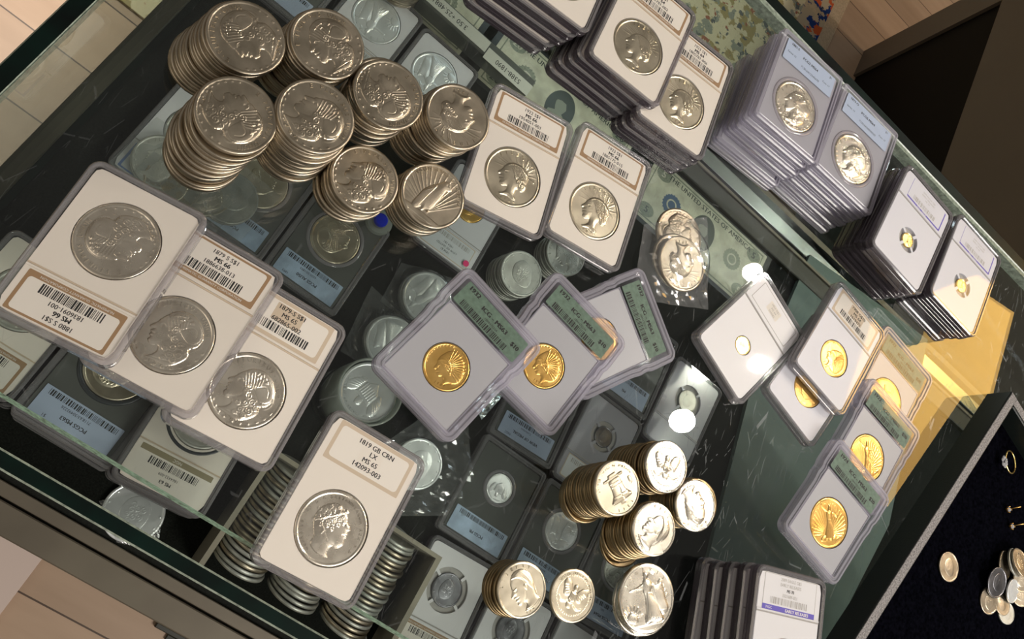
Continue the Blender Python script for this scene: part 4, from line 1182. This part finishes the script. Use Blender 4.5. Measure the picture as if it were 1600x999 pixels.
tag(link('small_coin', coin_mesh('worn', 11.2, 1.7, 'old_silver', '', 2), None, mat=at(552.4, 264.5, 4.1, 30)), 'lone small silver coin lying on the black velvet', 'coin')
TC = [(604.8, 264.4, 0, 4, 'old_silver', 10.5, 'tan small coin lying flat at the near side of the coin heap'), (602.9, 279.5, 4, 10, 'dark_silver', 12.0, 'dark grey coin leaning at the near side of the heap'), (624, 283.5, 3, 12, 'white_silver', 9.5, 'bright white small coin in the middle of the heap'),
      (609.5, 297.5, 2, 14, 'old_silver', 11.5, 'tan coin at the rear of the heap'), (614.5, 303, 6, 14, 'dull_silver', 11.0, 'grey coin just under the highest coin of the heap'), (617.5, 304.5, 9, 16, 'old_silver', 11.5, 'brown coin highest on the heap'),
      (620, 270, 0, 4, 'old_silver', 9.2, 'small coin under the white one in the heap'), (627, 266, 0, 6, 'dull_silver', 9.0, 'small coin at the foot of the heap'), (636, 287, 2, 10, 'old_silver', 10., 'worn coin at the picture edge side of the heap'), (632, 298, 4, 12, 'old_silver', 10.5, 'worn coin behind the white one in the heap')]
for i, (x, y, dz, tilt, mt, R_, lb) in enumerate(TC):
    o = link('small_coin', coin_mesh('worn', R_, 1.6, mt, '', 2), None, mat=at(x, y, 4.2 + dz, i * 37, 0, 0) @ Matrix.Rotation(math.radians(tilt), 4, 'X'))
    tag(o, lb, 'coin', 'loose small coins heaped in the jewelry tray')


def tube_path(mb, pts, r, m, n=8, closed=False):
    P = [Vector(p) for p in pts]; L = []
    for i, p in enumerate(P):
        d = (P[(i + 1) % len(P)] - P[i - 1]) if closed else (P[min(i + 1, len(P) - 1)] - P[max(i - 1, 0)])
        d.normalize(); a = d.cross(Vector((.3, .2, 1))).normalized(); b = d.cross(a)
        L.append([tuple(p + (a * math.cos(2 * PI * k / n) + b * math.sin(2 * PI * k / n)) * r) for k in range(n)])
    if closed: L.append(L[0])
    mb.loft(L, m, (not closed, not closed), True)


def gem(mb, x, y, z, r, m):
    n = 8; st = [(.05, -.7), (1, 0), (.95, .12), (.55, .45)]
    mb.loft([[(x + r * q * math.cos(2 * PI * k / n), y + r * q * math.sin(2 * PI * k / n), z + r * h) for k in range(n)] for q, h in st], m)


rg = bpy.data.objects.new('finger_ring', None); COL.objects.link(rg); rg.matrix_world = at(587, 379, 4, 31, 0, 0)
tag(rg, 'gold ring with a cluster of clear stones on the black velvet', 'ring')
mb = MB(); tube_path(mb, [(9.2 * math.cos(2 * PI * k / 40), 9.2 * math.sin(2 * PI * k / 40), 2.6 - 1.9 * math.cos(2 * PI * k / 40)) for k in range(40)], .65, M['pale_gold'], 8, True)
build('band', mb, rg)
mb = MB()
for k in range(7):
    a = 2 * PI * k / 6; q = 0 if k == 6 else 2.6
    gem(mb, -11.0 + q * .8 * math.sin(a), q * 1.3 * math.cos(a), 4.6 + (1.2 if k == 6 else 0), 1.9, M['diamond'])
tag(build('stone_cluster', mb, rg), 'clear sparkling stones')
for i, (x, y, lb) in enumerate(((599.5, 342, 'gold stud earring nearer the ring'), (608, 331.5, 'gold stud earring nearer the heap of coins'))):
    e_ = bpy.data.objects.new('stud_earring', None); COL.objects.link(e_); e_.matrix_world = at(x, y, 4, 20)
    tag(e_, lb, 'earring', 'pair of gold stud earrings')
    mb = MB(); tube_path(mb, [(0, 0, 1.5), (1.5, 1.5, 6), (3, 3, 10.5)], .4, M['gold']); build('post', mb, e_)
    mb = MB()
    for k in range(4):
        a = PI / 2 * k; tube_path(mb, [(0, 0, .4), (2.2 * math.cos(a), 2.2 * math.sin(a), 1.4), (2.4 * math.cos(a), 2.4 * math.sin(a), 3.4)], .45, M['gold'])
    build('setting', mb, e_)
    mb = MB(); gem(mb, 0, 0, 2.6, 2.2, M['diamond']); build('stone', mb, e_)

# ================================================================== UNDER THE GLASS
DK = -167.9
mb = MB(); P = [(452, 548), (640, 575), (668, 360), (640, 215), (560, 60), (505, 60), (472, 240), (450, 370)]  # added sheet, shaped and coloured as the ceiling's reflection in the glass
mb.loft([[(a, b, DK + .5) for a, b in P], [(a, b, DK + 5) for a, b in P]], M['greenreflect'])
tag(build('reflection_sheet', mb, None, I4), 'sage green sheet painted as a ceiling reflection beneath the scratched glass', 'painted reflection')


def under(kind, x, y, zt, rot, label, stack=0, **kw):
    """a slab in the case; when it is raised, the plain slabs of its pile carry it"""
    T = kw.get('T', 7.8)
    o = slab(kind, x, y, zt, rot, label, **kw)
    return o


UG = 'graded slabs laid in rows under the glass'
PB = ('711863 7304932', 'PCGS MS63', '$1')
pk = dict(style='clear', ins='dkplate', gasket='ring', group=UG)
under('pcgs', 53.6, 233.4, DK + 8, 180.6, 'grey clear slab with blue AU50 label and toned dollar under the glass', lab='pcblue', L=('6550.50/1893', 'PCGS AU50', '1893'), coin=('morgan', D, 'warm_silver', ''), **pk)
under('pcgs', -12.0, 233.4, DK + 8, 180.6, 'grey clear slab with blue label beneath the plastic flips', lab='pcblue', L=('5501.1/1926', 'PCGS AU', '1888'), coin=('peace', D, 'warm_silver', ''), seed=2, **pk)


def pile(x, y, rot, n, T, z0, kind, what, lbl, group, **kw):
    """n slabs stacked from the deck; top one detailed"""
    for i in range(n - 1):
        slab(kind, x + random.uniform(-1.5, 1.5), y + random.uniform(-1.5, 1.5), z0 + (i + 1) * (T + .05), rot + random.uniform(-1, 1), '%s slab down in %s' % (ORD[n - 1 - i], what), T=T, below=True, group=group,
             **{k: v for k, v in kw.items() if k in ('style', 'ins', 'gasket', 'coin')})
    slab(kind, x, y, z0 + n * (T + .05), rot, lbl, T=T, group=group, **kw)


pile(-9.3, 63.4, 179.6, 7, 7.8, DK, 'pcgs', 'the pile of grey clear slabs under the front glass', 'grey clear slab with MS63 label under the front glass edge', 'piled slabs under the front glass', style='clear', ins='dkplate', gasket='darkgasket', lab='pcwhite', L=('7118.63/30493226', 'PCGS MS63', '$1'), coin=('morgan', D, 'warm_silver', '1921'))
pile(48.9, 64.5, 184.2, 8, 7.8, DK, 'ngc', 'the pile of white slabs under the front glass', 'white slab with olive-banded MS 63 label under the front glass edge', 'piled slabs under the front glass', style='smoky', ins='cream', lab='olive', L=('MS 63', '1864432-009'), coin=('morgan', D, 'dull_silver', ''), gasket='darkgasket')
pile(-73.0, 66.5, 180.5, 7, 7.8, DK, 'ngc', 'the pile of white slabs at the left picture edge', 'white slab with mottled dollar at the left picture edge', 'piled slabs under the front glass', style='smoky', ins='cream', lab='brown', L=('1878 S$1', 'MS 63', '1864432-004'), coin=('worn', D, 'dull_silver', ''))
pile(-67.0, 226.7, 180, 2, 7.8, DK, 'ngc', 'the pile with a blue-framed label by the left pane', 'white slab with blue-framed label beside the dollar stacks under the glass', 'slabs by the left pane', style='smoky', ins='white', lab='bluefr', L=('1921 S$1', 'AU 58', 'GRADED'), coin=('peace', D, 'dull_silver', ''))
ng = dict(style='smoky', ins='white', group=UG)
under('ngc', 126.7, 325.7, DK + 7.9, 181.9, 'white slab with a pink dot sticker under the glass', lab='thin', L=('1858 $1', 'LOW MS SEATED', '1954 S$1'), coin=('worn', 13, 'gold', ''), **ng)
mb = MB(); c_ = circ(2.6, 24); mb.loft([[(x, y, 0) for x, y in c_], [(x, y, .2) for x, y in c_]], M['pink'])
tag(build('price_sticker', mb, None, at(147.8, 293.5, DK + 8)), 'round pink sticker on a white slab label', 'sticker')
under('ngc', 41.3, 400.1, DK + 7.9, 180.2, 'white slab with silver bullion coin by the paper strip', lab='thin', L=('2006', 'MS 69'), coin=('walking', 20.3, 'white_silver', ''), **ng)
under('ngc', -21.1, 404.4, DK + 7.9, 180.0, 'white slab with brilliant bullion coin at the upper picture edge', lab='thin', L=('2005', 'MS 69'), coin=('walking', 20.3, 'white_silver', ''), seed=3, **ng)
under('pcgs', -88, 404.4, DK + 7.9, 180.0, 'grey slab with dark label behind the tall dollar stacks', lab='pcwhite', L=('5501.1', 'PCGS', '$1'), coin=('worn', D, 'dull_silver', ''), **pk)
# grid of slabs towards the middle
under('pcgs', 267.2, 149.0, DK + 8, 180.5, 'clear slab with bright blue label and small coin near the white half dollar box', lab='pcblue', L=('', 'PCGS PR', ''), coin=('shield', 11.5, 'white_silver', ''), seed=5, **pk)
under('ngc', 269.1, 62.0, DK + 8, 182.9, 'white slab with a blackened coin and brown label by the cardboard box', lab='brown', L=('OTTOMAN EMPIRE', 'VF', '2101'), coin=('worn', 12.5, 'dark_silver', ''), prongs=True, **ng)
under('pcgs', 333.0, 149.5, DK + 8, 180.5, 'clear slab with walking figure half dollar beside the bell stack', lab='pcblue', L=('6618.65', 'PCGS MS65', '50C'), coin=('walking', 15.3, 'white_silver', ''), seed=6, **pk)
under('ngc', 331.5, 62.0, DK + 8, 181, 'white slab with bluish-black coin under the short half dollar stack', lab='thin', L=('ROME', 'VF'), coin=('worn', 12.5, 'dark_silver', ''), prongs=True, **ng)
under('pcgs', 264.5, 234.0, DK + 8, 183.0, 'clear slab showing a printed label between the gold slab and the half dollars', lab='pcwhite', L=('Collection', 'VIEW OF MEDAL', 'NGC'), coin=('worn', 12, 'white_silver', ''), **pk)
under('ngc', 329.5, 235.5, DK + 8, 180.3, 'clear grey slab with a small dark coin behind the half dollar stacks', style='smoky', ins='pcplate', lab='thin', L=('', ''), coin=('worn', 9, 'dark_silver', ''), prongs=True, group=UG)
under('pcgs', 326.0, 322.0, DK + 8, 181.5, 'clear slab with blank grey label beside the lone white gold slab', lab='pcwhite', L=('', 'MS', ''), coin=('worn', 12, 'white_silver', ''), seed=8, **pk)
under('ngc', 390.0, 312.5, DK + 8, 179.2, 'grey slab with small pale coin beneath the bright lamp reflection', style='smoky', ins='pcplate', lab=None, coin=('worn', 10.5, 'dull_silver', ''), prongs=True, group=UG)
under('pcgs', 398.0, 150.0, DK + 8, 183, 'dark clear slab with a silver coin under the fallen-out half dollar', lab='pcwhite', L=('50C', 'PCGS MS64', '1942'), coin=('eagle', 15.3, 'dull_silver', ''), seed=9, **pk)
under('ngc', 394, 64.0, DK + 8, 180, 'white slab at the lower picture edge under the lone half dollar', lab='thin', L=('', 'MS 64'), coin=('worn', 13, 'dull_silver', ''), **ng)

# dollars stacked below the glass
US = 'dull dollar stacks under the glass'
coin_stack(9, (187.8, 310.8), (185.5, 309), D, TD, 'dull_silver', 'worn', '', 40, 'dull dollar topping the nearer stack beneath the glass', 'the nearer dull stack beneath the glass', US, z0=DK)
coin_stack(7, (214.5, 354.4), (212, 352), D, TD, 'dull_silver', 'morgan', '', 60, 'dull dollar with portrait topping the farther stack beneath the glass', 'the farther dull stack beneath the glass', US, z0=DK)
coin_stack(9, (-22.8, 456), (-24, 455), D, TD, 'old_silver', 'worn', '', 60, 'dollar topping the stack under the glass at the upper picture edge', 'the stack under the glass at the upper picture edge', US, z0=DK)

# silver bullion coins in flips
for i, (x, y, n, lb) in enumerate(((135.6, 248.5, 4, 'brilliant bullion coin in a crinkled flip by the pink-dotted slab'), (131.5, 203.0, 3, 'brilliant bullion coin in a flip half under the clear gold slab'))):
    coin_stack(n, (x, y), (x - 1.5, y + .5), 20.3, 2.9, 'white_silver', 'walking', '', 150 + 40 * i, lb, 'the small pile under the ' + ('far' if i == 0 else 'near') + ' bullion coin flip', 'bullion coins in flips', z0=DK, name='silver_bullion_coin')
tag(film('coin_flip', [(105, 262), (108, 226), (165, 226), (160, 284)], DK, 3.5, M['bag'], 5, dome=[(135.6, 248.5, 24, 13.5)]), 'crinkled clear flip over the farther bullion coins', 'plastic flip')
tag(film('coin_flip', [(96, 232), (104, 176), (160, 180), (156, 224)], DK + .3, 3, M['bag'], 8, dome=[(131.5, 203, 24, 11)]), 'crinkled clear flip over the nearer bullion coins', 'plastic flip')
# coin tube
tb = bpy.data.objects.new('coin_tube', None); COL.objects.link(tb); tb.matrix_world = at(125.8, 147.8, DK, 0)
tag(tb, 'round frosted plastic coin tube standing open under the glass', 'coin tube')
mb = MB(); n = 48
mb.loft([[(x, y, z) for x, y in circ(r, n)] for r, z in ((21, 0), (23, 1), (23, 63), (21.4, 63), (21.4, 58), (21.4, 2))], M['tube'], (True, False), True)
build('tube_wall', mb, tb)
tag(link('silver_bullion_coin', coin_mesh('shield', 20.3, 2.9, 'white_silver', '1oz'), None, mat=at(125.8, 147.8, DK + 56, 160)), 'brilliant bullion coin lying in the mouth of the coin tube', 'coin')
mb = MB(); mb.loft([[(x, y, z) for x, y in circ(20.2, 40)] for z in (2.2, 55.8)], M['white_silver'], smooth=True)
tag(build('coin_roll', mb, None, at(125.8, 147.8, DK, 0)), 'roll of bullion coins filling the frosted tube', 'coin roll')
# clear bags and foil
tag(film('coin_bag', [(150, 96), (205, 98), (262, 132), (200, 208)], DK + .5, 7, M['bag'], 12), 'crumpled clear plastic bag beside the crown slab under the glass', 'plastic bag')
coin_stack(3, (199.2, 139), (198.5, 138), D, TD, 'white_silver', 'worn', '', 10, 'pale silver coin half hidden by the crown slab', 'the pile under the pale coin by the crown slab', 'coins beside the crown slab', z0=DK)
tag(film('foil_pouch', [(196, 208), (226, 196), (240, 262), (212, 262)], DK + 1, 8, M['foil'], 15), 'shiny crumpled foil pouch between the clear gold slabs', 'foil pouch')
# flips and loose coins in front of the dollar stacks
LC = [(-70, 206, 'dull_silver', 'greenish dull dollar beside the blue-framed label'), (-56, 199, 'old_silver', 'brownish dollar in a plastic flip below the front stack'), (-38, 210, 'warm_silver', 'toned dollar in a flip under the front stack'), (-22, 216, 'dull_silver', 'grey dollar in a round flip beneath the middle stack')]
for i, (x, y, mt, lb) in enumerate(LC):
    coin_stack(2, (x, y), (x - .5, y), D, TD, mt, 'worn' if i % 2 else 'morgan', '', 30 * i, lb, ['', 'the flip pile below the front stack', 'the flip pile under the front stack', 'the flip pile beneath the middle stack'][i] or 'the flip pile beside the blue-framed label', 'loose dollars in flips under the glass', z0=DK + 8.2 + (16 if i < 2 else 8) * .5 + i * .1)
    tag(film('coin_flip', [(x - 24, y - 22), (x + 23, y - 25), (x + 26, y + 22), (x - 21, y + 24)], DK + 19 + i * .2, 2.6, M['bag'], 20 + i, 20, 20), 'square clear flip holding the ' + lb, 'plastic flip')
# blue cap
mb = MB(); c_ = circ(1, 32)
mb.loft([[(x * r, y * r, z) for x, y in c_] for r, z in ((11, 0), (11, 7), (9.5, 8.5), (6, 8.5), (5.5, 10.5), (0.5, 10.5))], M['tube'], smooth=False)
t_ = build('tube_stopper', mb, None, at(72.4, 276, DK, 0)); tag(t_, 'small clear cap with a blue top peeping between dollar stacks', 'stopper')
mb = MB(); mb.loft([[(x * r, y * r, z) for x, y in c_] for r, z in ((5.5, 8.6), (5.5, 12), (4.5, 13))], M['bluecap']); tag(build('blue_button', mb, t_), 'bright blue top')
# coin in a flip under the front pane edge
tag(link('silver_dollar', coin_mesh('worn', D, TD, 'white_silver', ''), None, mat=at(51.5, 10.5, DK + 1, 20)), 'pale silver dollar in a flip between the front glass edges', 'coin')
tag(film('coin_flip', [(30, 6), (54, -9.5), (78, -2), (58, 34)], DK + .5, 2.5, M['bag'], 31, dome=[(51.5, 10.5, 20, 3.4)]), 'clear flip around the pale dollar at the front glass edge', 'plastic flip')

# cardboard box with rolls of dollars
bx = bpy.data.objects.new('coin_box', None); COL.objects.link(bx); bx.matrix_world = at(0, 0, DK)
tag(bx, 'grey cardboard box with rows of silver dollars under the front glass', 'box')
H = 34
mb = MB(); mb.box(99, 102.5, 3.5, 82, 0, H, M['card']); build('wall', mb, bx)
mb = MB(); mb.box(237, 241, 6, 84, 0, H, M['card']); build('wall', mb, bx)
mb = MB(); mb.box(102.5, 241, 84, 87, 0, H, M['card']); build('wall', mb, bx)
mb = MB(); mb.box(102.5, 237, 3.2, 84, 0, 1, M['felt']); build('box_floor', mb, bx)
rows = [(122.5, 12, 80, 'the cardboard box row nearest the left wall'), (163.5, 12, 80, 'the middle row in the cardboard box'), (205, 12, 80, 'the cardboard box row nearest the right wall')]
for ri, (x, y0_, y1_, what) in enumerate(rows):
    n = 22; rnd = random.Random(ri)
    for i in range(n):
        y = y0_ + (y1_ - y0_) * i / (n - 1)
        m = at(x + rnd.gauss(0, .5), y + 3.5, DK + 1 + 18.9, 0) @ Matrix.Rotation(math.radians(-66 + rnd.uniform(-1.5, 1.5)), 4, 'X')
        o = link('silver_dollar', coin_mesh(None, D, TD, 'dull_silver' if rnd.random() < .55 else 'old_silver'), None, mat=m)
        tag(o, '%s dollar from the front in %s' % ('first' if i == 0 else ORD[i], what), 'coin', 'dollars standing in rows in the cardboard box')


# banknotes
def note(x, y, z, rot, label, den, words, seal):
    mb = MB(); w, h = 156, 66
    mb.box(-w / 2, w / 2, -h / 2, h / 2, 0, .25, M['note'])
    z_ = .28
    for a, b, c, d in ((-74, 74, 29, 30.5), (-74, 74, -30.5, -29), (-74, -72.8, -30, 30), (72.8, 74, -30, 30)): mb.quad(a, b, c, d, z_, M['notegreen'])
    for sx in (-1, 1):
        for sy in (-1, 1):
            mb.add([(sx * 63 + 9 * math.cos(k * PI / 12), sy * 22 + 7 * math.sin(k * PI / 12), z_) for k in range(24)], [list(range(24))], M['notegreen'])
            put_text(mb, den, 10, sx * 63, sy * 22, z_ + .03, M['noteink'] if sx * sy > 0 else M['note'], bold=.3)
    mb.add([(15 * math.cos(k * PI / 24), 20 * math.sin(k * PI / 24), z_) for k in range(48)], [list(range(48))], M['noteink'])
    mb.add([(x_ * 11, y_ * 13 + 1, z_ + .03) for x_, y_ in ((-.1, 1), (-.5, .8), (-.62, .3), (-.5, -.1), (-.35, -.35), (-.9, -.6), (-1, -1.1), (1, -1.1), (.9, -.6), (.35, -.35), (.5, 0), (.6, .5), (.4, .9))], [list(range(13))], M['noteface'])
    mb.add([(x_ * 11, y_ * 13 + 1, z_ + .05) for x_, y_ in ((-.1, 1.12), (-.6, .95), (-.72, .3), (-.5, .5), (-.2, .62), (.3, .6), (.52, .2), (.66, .5), (.46, 1.02))], [list(range(9))], M['noteink'])
    put_text(mb, words[0], 7.5, 0, 24.5, z_ + .03, M['noteink'], bold=.15); put_text(mb, words[1], 5.5, 0, -25, z_ + .03, M['noteink'], bold=.1)
    for k in range(2):
        cx = (-42, 42)[k]
        if k == 0 or seal:
            mm_ = M[seal if k == 0 else 'notegreen']
            P_ = [(cx + (10.5 + (.9 if q % 2 else -.3)) * math.cos(2 * PI * q / 40), 1 + (10.5 + (.9 if q % 2 else -.3)) * math.sin(2 * PI * q / 40), z_) for q in range(40)]
            mb.add(P_, [list(range(40))], mm_)
            mb.add([(cx + 6 * math.cos(2 * PI * q / 24), 1 + 6 * math.sin(2 * PI * q / 24), z_ + .02) for q in range(24)], [list(range(24))], M['note'])
            mb.add([(cx + 4.4 * math.cos(2 * PI * q / 24), 1 + 4.4 * math.sin(2 * PI * q / 24), z_ + .04) for q in range(24)], [list(range(24))], mm_)
    o = build('banknote', mb, None, at(x, y, z, rot)); tag(o, label, 'banknote', 'old banknotes laid under the glass')
    mb = MB(); mb.box(-w / 2 - 6, w / 2 + 6, -h / 2 - 5, h / 2 + 5, .5, 1.0, M['sleeve'])
    s_ = build('note_sleeve', mb, None, at(x, y, z, rot)); tag(s_, 'clear sleeve over the ' + label, 'note sleeve')


note(147, 476, DK, 0, 'twenty dollar banknote with dark oval portrait below the 1923 slab stacks', '20', ('THE UNITED STATES OF AMERICA', 'TWENTY DOLLARS'), 'notegreen')
note(330, 478, DK + 1.2, 0, 'banknote with blue seal and oval portrait below the clear slab stacks', '5', ('THE UNITED STATES OF AMERICA', 'SILVER CERTIFICATE'), 'noteblue')
note(-30, 480, DK + 1.2, 0, 'banknote behind the paper strips at the upper picture edge', '20', ('THE UNITED STATES OF AMERICA', 'TWENTY DOLLARS'), 'notegreen')
for i, (x0_, x1_, y_, st, lb) in enumerate(((-20, 62, 460, '3.50 +25.4881', 'white paper strip with handwritten figures, farther of two'), (63, 112, 455, '5388-1890', 'white paper strip with handwritten figures, nearer of two'))):
    mb = MB(); mb.box(x0_, x1_, y_ - 6, y_ + 6, 0, .2, M['strip']); put_text(mb, st, 7, (x0_ + x1_) / 2, y_, .25, M['ink'], rot=PI, sx=.9)
    tag(build('paper_strip', mb, None, at(0, 0, DK + 18, 0)), lb, 'paper strip')
mb = MB(); mb.box(-40, 112, 452, 468, 0, 17.8, M['dkplate'], 1); tag(build('strip_holder', mb, None, at(0, 0, DK)), 'long clear riser carrying the paper strips', 'riser')
